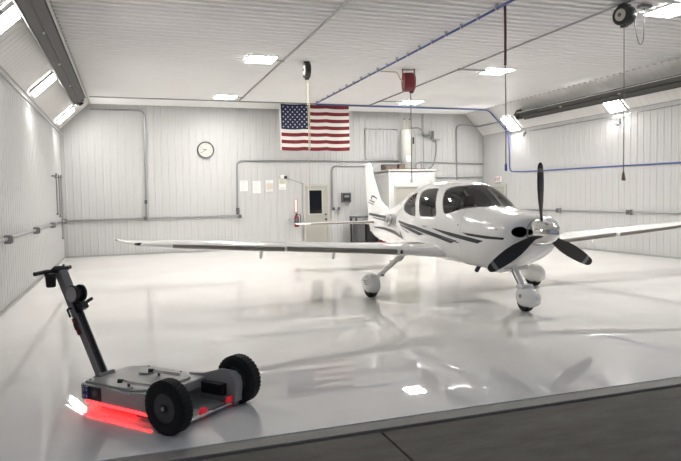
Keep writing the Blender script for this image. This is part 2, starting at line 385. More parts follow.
# ------------------------------------------------------------------ radiant tube heaters under the slopes
def heater(x, z, y0, y1, roll, label):
    t = tag(empty('tube_heater', (x, (y0+y1)/2, z), 0), label, 'heater', 'dark radiant tube heaters along the side walls')
    t.rotation_euler = (0, roll, 0); L = (y1-y0)/2
    prof = [(-.19,-.10),(-.10,.05),(-.03,.09),(.03,.09),(.10,.05),(.19,-.10)]
    pr2 = [(p[0]*.97,p[1]-.012) for p in prof][::-1]
    b = MB(); b.rings([[(p,-L,q) for p,q in prof+pr2],[(p,L,q) for p,q in prof+pr2]]); b.build('reflector', M['heater'], t)
    b = MB(); b.box((-.165,-L+.02,-.098),(.165,L-.02,-.088),bevel=.003); b.build('screen', M['heater'], t)
    b = MB(); b.tube([(-.19,-L,-.102),(-.19,L,-.102)],.012,8); b.build('lip', M['sheet'], t)
    b = MB(); b.tube([(0,-L+.02,-.112),(0,L-.02,-.112)],.02,10); b.build('burner_tube', M['heater'], t, smooth=True)
    k = 0; yy = -L+.9
    while yy < L-.3:
        b = MB(); b.box((-.06,yy-.05,-.112),(.0,yy+.05,-.094),bevel=.004); b.build('label_plate', M['boxlight'], t); yy += 2.4
    b = MB(); b.box((-.13,L,-.12),(.13,L+.26,.12),bevel=.02); bb = b.build('burner_box', M['blackmetal'], t)
    b = MB(); b.lathe([(.07,0),(.07,.05),(.05,.06),(0,.06)],(0,L+.13,-.12),(0,0,-1),20); b.build('vent_cap', M['black'], bb, smooth=True)
heater(XL+.76, 4.60, 5.4, 18.5, math.radians(-35), 'long dark radiant tube heater hung along the left wall below the ceiling')
heater(XR-.70, 4.47, 5.4, 18.0, math.radians(35), 'long dark radiant tube heater hung along the right wall below the ceiling')

# ------------------------------------------------------------------ conduits and boxes
def run(name, pts, rad, label, m, cat='conduit', rr=.14, group=None, clips=()):
    t = tag(empty(name, pts[0]), label, cat, group)
    o = Vector(pts[0]); b = MB(); b.tube([p-o for p in bend(pts, rr)], rad, 8); b.build('pipe' if m is not M['blue'] else 'hose', m, t, smooth=True)
    for c in clips:
        q = MB(); q.box(Vector(c)-o-Vector((.03,.03,.03)), Vector(c)-o+Vector((.03,.03,.03)), bevel=.008); q.build('clip', M['conduit'], t)
    return t
def wallbox(name, c, size, m, label, cat='electrical box', group=None, face='-y', cover=True):
    t = tag(empty(name, c), label, cat, group); w,d,h = size
    b = MB(); b.box((-w/2,-d/2,-h/2),(w/2,d/2,h/2),bevel=.01); b.build('housing', m, t)
    if cover:
        b = MB()
        if face == '-y': b.box((-w*.38,-d/2-.012,-h*.38),(w*.38,-d/2+.004,h*.38),bevel=.004)
        elif face == '+x': b.box((w/2-.004,-d*.38,-h*.38),(w/2+.012,d*.38,h*.38),bevel=.004)
        else: b.box((-w/2-.012,-d*.38,-h*.38),(-w/2+.004,d*.38,h*.38),bevel=.004)
        b.build('cover', M['boxdark'] if m is not M['boxdark'] else M['black'], t)
    return t
WB = YB-.05
G = 'electrical conduits'
run('conduit', [(XL+.055,5.0,1.165),(XL+.055,21.1,1.185)], .03, 'grey conduit running low along the left wall', M['conduit'], group=G)
bl = ['second grey box from the camera on the left wall conduit','third grey box from the camera on the left wall conduit','grey box at the far end of the left wall conduit by the corner']
for (y,z),lb in zip(((11.5,1.165),(14.85,1.17),(17.95,1.175),(21.25,1.19)), ['nearest grey box to the camera on the left wall conduit']+bl): wallbox('junction_box', (XL+.075,y,z), (.11,.15,.15), M['boxgrey'], lb, group='junction boxes on the left wall conduit', face='+x')
run('conduit', [(XL+.13,WB,1.19),(3.50,WB,1.215),(3.58,WB,1.215),(3.60,WB,3.10),(9.7,WB,3.10)], .028, 'grey conduit along the back wall stepping up beside the notices and on to the tank', M['conduit'], rr=.2, group=G)
run('conduit', [(.55,WB,1.25),(.60,WB,4.74),(-1.05,WB,4.74)], .026, 'grey conduit rising up the back wall left of the clock and turning left', M['conduit'], rr=.2, group=G)
wallbox('junction_box', (.52,WB-.06,1.2), (.14,.09,.13), M['boxgrey'], 'small grey box where the riser left of the clock meets the low conduit', group='junction boxes on the back wall')
wallbox('outlet_box', (.55,WB-.065,1.74), (.11,.07,.17), M['boxlight'], 'light grey outlet box on the riser left of the clock', group='junction boxes on the back wall')
wallbox('switch_box', (3.58,WB-.06,1.36), (.10,.08,.22), M['blackmetal'], 'black switch box on the conduit left of the notices', group='junction boxes on the back wall')
wallbox('junction_box', (3.64,WB-.06,1.18), (.14,.08,.12), M['boxgrey'], 'small grey box just below the black switch left of the notices', group='junction boxes on the back wall')
run('conduit', [(7.06,WB,1.42),(7.06,WB,2.93),(8.68,WB,2.93)], .03, 'grey conduit loop right of the entry door going up and over to the closet', M['conduit'], rr=.25, group=G)
wallbox('switch_box', (7.07,WB-.05,1.36), (.12,.07,.14), M['boxlight'], 'left one of two light switches right of the entry door', group='light switches by the entry door')
wallbox('switch_box', (7.28,WB-.02,1.36), (.12,.07,.14), M['boxlight'], 'right one of two light switches right of the entry door', group='light switches by the entry door')
t = wallbox('control_box', (7.58,WB-.03,1.76), (.36,.12,.35), M['boxdark'], 'square dark grey control box on the back wall right of the entry door')
b = MB(); b.box((-.09,-.078,.0),(.09,-.07,.08)); b.build('display', M['boxgrey'], t)
run('conduit', [(XL+DL+.06,20.0,HC-.05),(12.45,20.0,HC-.05)], .018, 'thin conduit across the ceiling just in front of the back wall', M['conduit'], group=G)
run('conduit', [(3.46,YF+.1,HC-.05),(3.45,19.96,HC-.05)], .022, 'straight ceiling conduit feeding the two left light panels', M['conduit'], group=G, clips=[(3.46,13.95,HC-.05),(3.45,19.2,HC-.05)])
run('conduit', [(7.95,YF+.1,HC-.05),(7.95,19.96,HC-.05)], .020, 'straight ceiling conduit passing behind the red hose reel', M['conduit'], group=G, clips=[(7.95,13.85,HC-.05),(7.95,19.0,HC-.05)])
for (x0,x1,y),lb in zip(((3.30,3.43,13.95),(3.30,3.43,19.2),(7.98,8.70,13.85),(7.98,8.74,19.02)),('stub feeding the light panel beside the black reel','stub feeding the light panel left of the flag','branch feeding the light panel right of the dark red hose','branch feeding the light panel behind the red reel')):
    run('conduit', [(x0,y,HC-.045),(x1,y,HC-.045)], .02, 'short conduit '+lb, M['conduit'], group='short conduits to the ceiling panels')
run('conduit', [(12.20,WB,1.4),(12.20,WB,4.50),(12.80,WB,4.50),(13.02,21.3,4.42),(13.02,19.68,4.42)], .024, 'grey conduit up the back wall near the right corner, then along the slope', M['conduit'], rr=.2, group=G)
run('conduit', [(10.62,WB,3.06),(XR-.08,WB,2.99)], .020, 'upper level conduit on the back wall right of the closet', M['conduit'], group=G)
run('conduit', [(10.66,WB-.0,2.46),(XR-.08,WB,2.47)], .022, 'lower level conduit on the back wall right of the closet', M['conduit'], group=G)
run('conduit', [(XR-.055,19.9,1.2),(XR-.055,5.0,1.18)], .026, 'grey conduit running low along the right wall behind the propeller', M['conduit'], group=G)
wallbox('junction_box', (XR-.075,16.9,1.2), (.11,.16,.15), M['boxgrey'], 'grey conduit box on the right wall just right of the propeller', group='junction boxes on the right wall', face='-x')
wallbox('junction_box', (XR-.075,13.87,1.19), (.11,.16,.15), M['boxgrey'], 'grey conduit box on the right wall above the middle of the far wing', group='junction boxes on the right wall', face='-x')
run('conduit', [(XL+.05,5.0,HE-.17),(XL+.05,21.3,HE-.17)], .018, 'thin conduit high on the left wall below the slope', M['conduit'], group=G)
run('conduit', [(XR-.05,5.0,HE-.13),(XR-.05,18.5,HE-.13)], .014, 'thin conduit high on the right wall below the slope', M['conduit'], group=G)
for y,z,lb in ((18.75,3.86,'pale sensor on the right wall below the glaring panel nearest the corner'),(14.3,3.72,'pale sensor on the right wall below the glaring panel nearer the camera')):
    t = tag(empty('sensor', (XR-.09,y,z)), 'small '+lb, 'sensor', 'small sensors below the right slope panels')
    b = MB(); b.lathe([(.0,-.02),(.05,0),(.05,.05),(.03,.07),(0,.08)],(0,0,0),(-.7,-.3,-.6),16); b.build('head', M['boxlight'], t, smooth=True)
    b = MB(); b.box((.01,-.04,.02),(.075,.04,.12),bevel=.008); b.build('mount', M['boxgrey'], t)
# blue air line
t = tag(empty('air_line', (5.94,YF+.2,HC-.095)), 'blue compressed air line crossing the ceiling and dropping onto the right wall', 'air line')
o = Vector(t.location)
P = bend([(5.94,YF+.2,HC-.095),(5.94,19.86,HC-.095),(12.6,19.86,HC-.095),(13.36,19.74,4.02),(XR-.06,19.70,3.7),(XR-.06,19.66,2.60),(XR-.06,18.9,2.56),(XR-.06,5.0,2.40)], .18)
b = MB(); b.tube([p-o for p in P], .022, 10); b.build('hose', M['blue'], t, smooth=True)
for k in range(26):
    y = YF+.6+k*.58; q = MB(); q.box((-.027,y-o.y-.012,-.026),(.027,y-o.y+.012,.09)); q.build('clip', M['sheet'], t)
# exit sign over the side door
t = tag(empty('exit_sign', (XR-.05,20.42,2.34)), 'small pale exit sign with red letters above the side door', 'sign')
b = MB(); b.box((-.03,-.17,-.11),(.03,.17,.11),bevel=.01); b.build('housing', M['paper'], t)
me = text_mesh('EXIT', .17, bold=.004); lo = link('lettering', me, M['redink'], t)
lo.matrix_local = Matrix(((0,0,-1,-.0335),(-1,0,0,0),(0,1,0,0),(0,0,0,1)))

# ------------------------------------------------------------------ things on the back wall
t = tag(empty('wall_clock', (2.555,YB-.02,3.47)), 'round wall clock with pale face and dark rim on the back wall', 'clock')
b = MB(); b.lathe([(.285,0),(.285,.05),(.27,.065),(.245,.06),(.24,.03),(0,.03)],(0,0,0),(0,-1,0),48); b.build('rim', M['boxdark'], t, smooth=True)
b = MB(); b.lathe([(.24,.028),(.24,.036),(0,.036)],(0,0,0),(0,-1,0),48); b.build('face', M['clockface'], t)
for k in range(1,13):
    a = k*PI/6; me = text_mesh(str(k), .065); n = link('numeral', me, M['black'], t); n.matrix_local = Matrix.Translation((math.sin(a)*.185,-.038,math.cos(a)*.185)) @ Matrix.Rotation(PI/2,4,'X')
def hand(a, L, wd, nm):
    b = MB(); q = Matrix.Rotation(a,4,'Y'); b.box((-wd,-.046,-.03),(wd,-.042,L),mtx=q); b.build(nm, M['black'], t)
hand(math.radians(286), .13, .009, 'hour_hand'); hand(math.radians(237), .19, .007, 'minute_hand')
b = MB(); b.lathe([(.015,.035),(.015,.05),(0,.052)],(0,0,0),(0,-1,0),16); b.build('hub', M['black'], t, smooth=True)
# flag
FW, FH = 2.44, 1.53; FX, FY, FZ = 4.83, 20.16, 4.90
t = tag(empty('national_flag', (FX,FY,FZ)), 'large flag with red and white stripes and a starred blue canton hanging from the ceiling', 'flag')
def fy(x, z): return .035*math.sin(x*5.2+z*1.2)*min(1,-z*.9+.15) + .02*math.sin(x*11+.6)*(-z/FH)
def fz(x): return -.02*abs(math.sin(x*PI/FW*3))
def cloth(x0, x1, z0, z1, off=0.0, nx=60, nz=26):
    return [[(x0+(x1-x0)*i/nx, fy(x0+(x1-x0)*i/nx, z0+(z1-z0)*j/nz)+off, z0+(z1-z0)*j/nz+fz(x0+(x1-x0)*i/nx)) for i in range(nx+1)] for j in range(nz+1)]
b = MB(); H0 = .05; SH = FH/13; nx = 96
V = {}
def fv(i, j):
    if (i,j) not in V:
        x = H0+(FW-H0)*i/nx; z = -FH*j/52; V[(i,j)] = b.bm.verts.new((x, fy(x,z), z+fz(x)))
    return V[(i,j)]
for i in range(nx):
    for j in range(52):
        fc = b.bm.faces.new((fv(i,j),fv(i+1,j),fv(i+1,j+1),fv(i,j+1)))
        row = j//4; fc.material_index = 2 if (i < nx*.40 and row < 7) else row % 2
cl = b.build('cloth', [M['flagred'],M['flagwhite'],M['flagblue']], t, smooth=True, auto=None)
sm = cl.modifiers.new('thick','SOLIDIFY'); sm.thickness = .003
b = MB(); R = cloth(0, H0, 0, -FH, 0, 2, 26); 
for a_, c_ in zip(R[:-1], R[1:]):
    for i in range(2): b.quad([a_[i],a_[i+1],c_[i+1],c_[i]])
hd = b.build('heading', M['flagwhite'], t); sm = hd.modifiers.new('thick','SOLIDIFY'); sm.thickness = .004
b = MB(); cw = (FW-H0)*.40; chh = SH*7
for row in range(9):
    for k in range(6 if row % 2 == 0 else 5):
        cx = H0+cw*((k*2+1+(row % 2))/12); cz = -chh*(row+1)/10
        pts = []
        for q in range(10):
            a = PI/2+q*PI/5; rr = .033 if q % 2 == 0 else .0135; x = cx+rr*math.cos(a); z = cz+rr*math.sin(a); pts.append((x, fy(x,z)-.004, z+fz(x)))
        b.quad(pts)
b.build('star_field', M['flagwhite'], t)
for x in (.06, FW-.04):
    b = MB(); b.tube([(x,0,-.02),(x,0,HC-FZ-.026)], .006, 6); b.build('tie', M['flagwhite'], t)
# notices
def notice(x, z, w, h, label, style):
    t = tag(empty('notice', (x,YB-.02,z)), label, 'notice', 'paper notices left of the entry door')
    b = MB(); b.box((-w/2,-.004,-h/2),(w/2,0,h/2)); b.build('sheet', M['paper'], t)
    b = MB()
    random.seed(int(x*100))
    n = 9
    for i in range(n):
        zz = h*.42-h*.84*i/(n-1)
        if style in (2,3) and 3 <= i <= 6: continue
        b.box((-w*.42,-.006,zz-.006),(w*(.1+.32*random.random()),-.004,zz+.006))
    b.build('print', M['paperink'], t)
    if style == 2: b = MB(); b.box((-w*.45,-.0055,-h*.3),(w*.45,-.004,h*.2)); b.build('picture', M['paperpeach'], t)
    if style == 3: b = MB(); b.box((-w*.45,-.0055,h*.05),(w*.45,-.004,h*.4)); b.build('picture', M['papergold'], t)
    b = MB(); b.box((-.04,-.008,h/2-.015),(.04,-.003,h/2+.015)); b.build('tape', M['trimwhite'], t)
notice(3.83,2.23,.27,.36,'white paper notice, the first in the row of four beside the conduit',0)
notice(4.28,2.18,.28,.42,'white paper notice, second in the row of four, hung lowest',1)
notice(4.74,2.22,.26,.40,'paper notice with a peach picture, third in the row of four',2)
notice(5.21,2.26,.25,.36,'paper notice with a tan picture below the small emergency lamp',3)
t = tag(empty('emergency_lamp', (5.24,YB-.03,2.53)), 'small white emergency lamp with black lens above the fourth notice', 'lamp')
b = MB(); b.box((-.11,-.08,-.06),(.05,0,.07),bevel=.012); b.build('housing', M['paper'], t)
b = MB(); b.lathe([(.05,0),(.055,.06),(.04,.075),(0,.07)],(.05,-.06,-.01),(.5,-1,-.2),18); b.build('lens', M['black'], t, smooth=True)
run('wire', [(5.34,YB-.03,2.50),(5.9,YB-.03,2.30),(6.0,YB-.03,2.26)], .007, 'thin grey wire from the emergency lamp down to the door frame', M['greycord'], cat='wire')
t = tag(empty('extinguisher_sign', (5.68,YB-.02,1.50)), 'tall narrow white sign with red border above the fire extinguisher', 'sign')
b = MB(); b.box((-.06,-.006,-.24),(.06,0,.24)); b.build('plate', M['paper'], t)
b = MB()
for lo,hi in (((-.065,-.009,-.245),(-.045,-.004,.245)),((.045,-.009,-.245),(.065,-.004,.245)),((-.045,-.009,.225),(.045,-.004,.245)),((-.045,-.009,-.245),(.045,-.004,-.225))): b.box(lo,hi)
b.build('border', M['redink'], t)
t = tag(empty('fire_extinguisher', (5.67,YB-.14,.74)), 'fire extinguisher with red cylinder and dark hose hung left of the entry door', 'fire extinguisher')
b = MB(); b.lathe([(0,0),(.07,.0),(.085,.02),(.085,.32),(.07,.38),(.035,.41),(.03,.43),(0,.43)],(0,0,0),(0,0,1),28); b.build('cylinder', M['red'], t, smooth=True)
b = MB(); b.lathe([(.0865,.13),(.0865,.30)],(0,0,0),(0,0,1),28,closed=False); b.build('dark_label', M['boxdark'], t, smooth=True)
b = MB(); b.box((-.03,-.03,.43),(.03,.03,.47),bevel=.006).box((-.02,-.12,.46),(.02,.03,.475),bevel=.004).box((-.02,-.10,.49),(.02,.03,.505),bevel=.004).box((-.015,.01,.46),(.015,.03,.5)); b.build('valve_handle', M['blackmetal'], t)
b = MB(); b.tube(smooth_path([(.03,-.02,.45),(.12,-.05,.42),(.125,-.06,.25),(.11,-.06,.1)]), [.011]*24+[.018], 10); b.build('hose', M['black'], t, smooth=True)
b = MB(); b.box((-.03,.086,.1),(.03,.118,.45)); b.build('bracket', M['boxgrey'], t)

# workbench and cabinet behind the tail
t = tag(empty('workbench', (8.02,20.95,0)), 'dark workbench with dark top behind the aircraft tail', 'workbench')
b = MB(); b.box((-.40,-.33,1.02),(.66,.33,1.08),bevel=.008); b.build('worktop', M['boxdark'], t)
for x in (-.36,.6):
    for y in (-.28,.28): b = MB(); b.box((x-.03,y-.03,0),(x+.03,y+.03,1.02)); b.build('leg', M['darkwood'], t)
b = MB(); b.box((-.33,-.25,.12),(.57,.28,.16)); b.build('shelf', M['darkwood'], t)
b = MB(); b.box((-.30,-.22,.16),(-.0,.26,.90),bevel=.01); b.build('cabinet', M['boxdark'], t)
b = MB(); b.box((.05,-.22,.16),(.5,.26,.78),bevel=.01); b.build('cabinet', M['blackmetal'], t)
t = tag(empty('toolbox', (8.55,20.35,0)), 'low red toolbox on the floor in front of the workbench', 'toolbox')
b = MB(); b.box((-.18,-.12,0),(.12,.12,.18),bevel=.015); b.build('body', M['red'], t)
b = MB(); b.tube(bend([(-.1,0,.17),(-.1,0,.24),(.04,0,.24),(.04,0,.17)],.03),.01,8); b.build('handle', M['black'], t)

# plant on top of the closet
CT = 2.72
t = tag(empty('storage_tank', (9.82,20.95,CT)), 'pale upright cylindrical tank standing on the closet roof', 'tank')
b = MB(); b.lathe([(0,0),(.23,0),(.25,.03),(.25,1.42),(.22,1.48),(.08,1.52),(0,1.52)],(0,0,0),(0,0,1),40); b.build('shell', M['tank'], t, smooth=True)
for x in (-.1,.12):
    b = MB(); b.tube([(x,0,1.48),(x,0,1.92)],.022,10); p = b.build('pipe', M['cord'], t, smooth=True)
    b = MB(); b.lathe([(.034,0),(.034,.04),(.0,.04)],(x,0,1.86),(0,0,1),14); b.build('fitting', M['boxdark'], p)
b = MB(); b.box((.10,-.262,.95),(.17,-.235,1.2),bevel=.008); b.build('control_box', M['blackmetal'], t)
b = MB(); b.box((-.15,-.262,.30),(.02,-.235,.52),bevel=.008); b.build('access_plate', M['trimwhite'], t)
t = tag(empty('shade_sheet', (9.1,YB-.07,3.7)), 'grey ribbed sheet added for shade on the back wall left of the tank', 'shade sheet')  # ribbed sheet added to stand in for shade on the wall
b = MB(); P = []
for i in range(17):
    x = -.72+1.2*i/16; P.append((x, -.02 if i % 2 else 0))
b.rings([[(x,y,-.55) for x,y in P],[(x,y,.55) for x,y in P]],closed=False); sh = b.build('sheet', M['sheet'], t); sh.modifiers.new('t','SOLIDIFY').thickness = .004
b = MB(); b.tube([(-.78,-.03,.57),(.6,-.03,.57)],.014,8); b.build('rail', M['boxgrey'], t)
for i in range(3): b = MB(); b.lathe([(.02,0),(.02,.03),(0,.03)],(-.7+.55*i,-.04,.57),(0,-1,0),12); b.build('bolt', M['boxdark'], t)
t = wallbox('disconnect_box', (11.22,YB-.12,4.08), (.38,.18,.32), M['boxlight'], 'square grey electrical box high on the back wall right of the tank', cover=False)
b = MB(); b.box((-.19,-.10,-.15),(-.08,-.088,.15),bevel=.004); b.build('dark_side_cover', M['boxdark'], t)
b = MB(); b.box((-.05,-.10,-.13),(.17,-.088,.13),bevel=.004); b.build('cover', M['boxlight'], t)
t = tag(empty('flexible_conduit', (10.02,20.95,4.26)), 'curved grey flexible conduit from the tank top to the square box', 'conduit'); o = Vector(t.location)
b = MB(); b.tube(smooth_path([(-.05,0,.0),(.25,.05,.03),(.5,.2,-.02),(.7,.4,-.16),(.88,.5,-.18),(1.0,.52,-.18)]),.03,10); b.build('hose', M['boxgrey'], t, smooth=True)
t = tag(empty('flexible_conduit', (11.26,YB-.12,3.92)), 'curved grey flexible conduit hanging from the square box down to the closet roof', 'conduit')
b = MB(); b.tube(smooth_path([(0,0,0),(0.0,-.02,-.35),(-.06,-.05,-.7),(-.2,-.1,-1.0),(-.46,-.14,-1.17),(-.62,-.14,-1.17)]),.03,10); b.build('hose', M['boxgrey'], t, smooth=True)
b = MB(); b.box((-.7,-.2,-1.2),(-.58,-.08,-1.1)); b.build('elbow', M['boxgrey'], t)
def clutter(name, x, y, size, m, label, cat, lid=True):
    t = tag(empty(name, (x,y,CT)), label, cat); w,d,h = size
    b = MB(); b.box((-w/2,-d/2,0),(w/2,d/2,h),bevel=.006); b.build('body', m, t)
    if lid: b = MB(); b.box((-w/2-.006,-d/2-.006,h-.03),(w/2+.006,d/2+.006,h+.006),bevel=.003); b.build('lid', M['boxdark'], t)
clutter('cardboard_box', 8.98, 20.7, (.36,.3,.15), M['brown'], 'brown carton at the left end of the closet roof', 'box')
clutter('cardboard_box', 9.40, 20.62, (.22,.26,.20), M['brown'], 'small brown carton just left of the tank on the closet roof', 'box')
clutter('metal_case', 9.15, 21.15, (.5,.25,.22), M['boxdark'], 'dark case behind the cartons on the closet roof', 'case')
t = tag(empty('timber_plank', (9.62,20.36,CT)), 'long brown plank lying along the front edge of the closet roof', 'plank')
b = MB(); b.box((-.72,-.08,0),(.62,.08,.035),bevel=.004); b.build('board', M['brown'], t)
t = tag(empty('looped_pipe', (10.22,21.0,CT)), 'looped grey pipe rising from the closet roof right of the tank', 'pipe')
b = MB(); b.tube(bend([(-.02,0,0),(-.02,0,.28),(.2,0,.28),(.2,0,0)],.12),.025,10); b.build('pipe', M['conduit'], t, smooth=True)

# rods hanging on the left wall
def pole(y, z0, z1, rad, label, lean=0.0):
    t = tag(empty('wall_rod', (XL+.14,y,z1)), label, 'rod', 'rods hanging on the left wall')
    b = MB(); b.tube([(0,0,0),(0,lean,z0-z1)],rad,10); b.build('shaft', M['conduit'], t, smooth=True)
    b = MB(); b.tube(bend([(0,-.08,.0),(0,-.08,.07),(0,.08,.07),(0,.08,0),(0,-.06,0)],.03),.012,8); b.build('grip', M['boxdark'], t, smooth=True)
    b = MB(); b.box((-.12,-.02,-.02),(.0,.02,.02)); b.build('hook', M['boxgrey'], t)
    b = MB(); b.box((-.03,lean-.05,z0-z1-.05),(.03,lean+.05,z0-z1+.02),bevel=.008); b.build('end_fitting', M['boxgrey'], t)
pole(18.6,1.48,2.50,.022,'shortest grey rod hanging on the left wall, nearest the camera')
pole(19.25,1.40,2.48,.022,'middle grey rod of three hanging on the left wall')
pole(19.85,.75,2.50,.024,'longest grey rod hanging on the left wall, nearest the back corner',-.15)

# ------------------------------------------------------------------ reels and hoses under the ceiling
def cord_reel(x, y, rz, label, R=.19, wid=.16, drop=.026):
    t = tag(empty('cord_reel', (x,y,HC-drop), rz), label, 'cord reel', 'black cord reels under the ceiling')
    zc = -R-.012
    b = MB(); b.lathe([(R*.55,-wid/2),(R*.96,-wid/2),(R,-wid/2+.02),(R,wid/2-.02),(R*.96,wid/2),(R*.55,wid/2)],(0,0,zc),(1,0,0),40); b.build('drum', M['black'], t, smooth=True)
    b = MB(); b.lathe([(R*.60,-wid/2-.012),(R*.60,-wid/2+.01),(0.001,-wid/2+.01)],(0,0,zc),(1,0,0),32)
    b.lathe([(R*.60,-wid/2-.012),(R*.2,-wid/2-.016),(R*.2,-wid/2),(R*.6,-wid/2)],(0,0,zc),(1,0,0),32); fp = b.build('face_plate', M['clockface'], t, smooth=True)
    b = MB(); b.lathe([(R*.2,-wid/2-.03),(R*.2,-wid/2),(0,-wid/2)],(0,0,zc),(1,0,0),20); b.build('hub', M['boxdark'], fp)
    b = MB(); b.box((-wid/2+.0,-.05,-.045),(-wid/2+.02,.05,0)).box((wid/2-.02,-.05,-.045),(wid/2,.05,0)).box((-wid/2,-.06,-.012),(wid/2,.06,0)); b.build('bracket', M['blackmetal'], t)
    b = MB(); b.box((-.04,-R*.35,zc-R-.03),(.04,R*.35,zc-R+.05),bevel=.015); b.build('cord_guide', M['black'], t)
    return t
cord_reel(4.03, 14.0, math.radians(-2), 'smaller black cord reel under the ceiling in front of the flag', .19, .12)
cord_reel(7.96, 8.40, math.radians(8), 'large black cord reel with pale face under the ceiling at top right', .165, .19, .073)
def hang(name, x, y, z0, z1, rad, m, label, cat='cord', end=None, group=None, emat=None):
    t = tag(empty(name, (x,y,z1)), label, cat, group)
    b = MB(); b.tube([(0,0,0),(.006,0,(z0-z1)*.5),(0,0,z0-z1)],rad,8); b.build('cord' if cat == 'cord' else 'hose', m, t, smooth=True)
    if end == 'plug':
        b = MB(); b.lathe([(.012,0),(.02,-.03),(.03,-.10),(.034,-.15),(0,-.15)],(0,0,z0-z1),(0,0,1),14); b.build('plug', emat, t, smooth=True)
    return t
hang('power_cord', 4.03,13.97,2.12,4.53,.011,M['cord'],'pale yellow cord hanging from the black reel, passing in front of the flag',end='plug',emat=M['cord'],group='cords hanging from the reels')
hang('power_cord', 4.07,13.99,2.9,4.53,.009,M['cord'],'second thinner yellow cord hanging beside the first under the same reel',group='cords hanging from the reels')
hang('power_cord', 7.955,8.40,2.10,4.52,.007,M['greycord'],'thin grey cord hanging from the large black reel at top right',end='plug',emat=M['brown'],group='cords hanging from the reels')
t = tag(empty('cable', (8.18,8.42,HC-.03)), 'slack white cable drooping beside the large black reel', 'cable')
b = MB(); b.tube(smooth_path([(-.08,0,-.22),(.0,0,-.24),(.04,0,-.45),(.12,0,-.66),(.2,0,-.60),(.22,0,-.3),(.22,0,-.02)]),.007,8); b.build('cable', M['greycord'], t, smooth=True)
b = MB(); b.box((.12,-.06,-.06),(.34,.06,.0),bevel=.01); b.build('outlet_box', M['boxgrey'], t)
# red hose reel
t = tag(empty('hose_reel', (6.72,14.2,HC-.026), math.radians(-12)), 'red hose reel full of red hose under the ceiling', 'hose reel')
b = MB()
for x in (-.15,.15): b.box((x-.012,-.03,-.30),(x+.012,.03,0),bevel=.004)
b.box((-.16,-.05,-.014),(.16,.05,0)); b.build('bracket', M['red'], t)
for x in (-.125,.125):
    b = MB(); b.lathe([(.22,-.012),(.23,0),(.22,.012),(.06,.012),(.06,-.012)],(x,0,-.33),(1,0,0),36); b.build('side_disc', M['red'], t, smooth=True)
b = MB(); P = []
for i in range(7*24+1):
    a = i/24*2*PI; P.append((-.10+.20*i/(7*24), math.cos(a)*.215, -.33+math.sin(a)*.215))
b.tube(P,.022,8); b.build('coiled_hose', M['reelhose'], t, smooth=True)
b = MB(); b.lathe([(.09,-.12),(.09,.12)],(0,0,-.33),(1,0,0),20); b.build('spool', M['red'], t)
b = MB(); b.box((.02,-.06,-.60),(.12,.06,-.50),bevel=.02); b.build('hose_guide', M['blackmetal'], t)
run('supply_pipe', [(5.97,14.2,HC-.12),(6.42,14.2,HC-.12),(6.50,14.2,HC-.30),(6.56,14.2,HC-.32)], .016, 'beige pipe from the blue air line to the red hose reel', M['cord'], cat='pipe', rr=.08)
hang('air_hose', 6.77,14.2,2.25,4.36,.012,M['greycord'],'dark hose hanging from the red reel down in front of the closet',cat='hose',end='plug',emat=M['steel'])
# dark red hose dropping from the blue line
t = tag(empty('air_hose', (6.0,8.94,HC-.08)), 'dark red hose hanging from the blue air line above the cockpit', 'hose')
b = MB(); b.tube([(0,0,.0),(.005,0,-.5),(.0,0,-.98)],.022,10); b.build('hose', M['redhose'], t, smooth=True)
b = MB(); b.tube([(0,0,-.98),(.006,0,-1.8),(.0,0,-2.62)],.009,8); b.build('drop_line', M['greycord'], t, smooth=True)
b = MB(); b.lathe([(.012,0),(.022,-.03),(.022,-.10),(.014,-.13),(0,-.13)],(0,0,-2.60),(0,0,1),14); b.build('connector', M['blue'], t, smooth=True)

# ------------------------------------------------------------------ aircraft (local x aft, y starboard, z up, origin under the spinner tip)
HD = -.0271
AC = tag(empty('light_aircraft', (5.5496,7.0757,0), math.atan2(math.cos(HD), -math.sin(HD))), 'white single engine low wing aircraft with navy stripes and black three blade propeller', 'aircraft')
def pchip(xs,ys):
    n=len(xs);h=[xs[i+1]-xs[i] for i in range(n-1)];dl=[(ys[i+1]-ys[i])/h[i] for i in range(n-1)];m=[0]*n
    m[0]=dl[0];m[-1]=dl[-1]
    for i in range(1,n-1):
        if dl[i-1]*dl[i]>0:
            w1=2*h[i]+h[i-1];w2=h[i]+2*h[i-1];m[i]=(w1+w2)/(w1/dl[i-1]+w2/dl[i])
    def f(x):
        if x<=xs[0]:return ys[0]
        if x>=xs[-1]:return ys[-1]
        i=max(k for k in range(n-1) if xs[k]<=x);t=(x-xs[i])/h[i]
        return (2*t**3-3*t*t+1)*ys[i]+(t**3-2*t*t+t)*h[i]*m[i]+(-2*t**3+3*t*t)*ys[i+1]+(t**3-t*t)*h[i]*m[i+1]
    return f
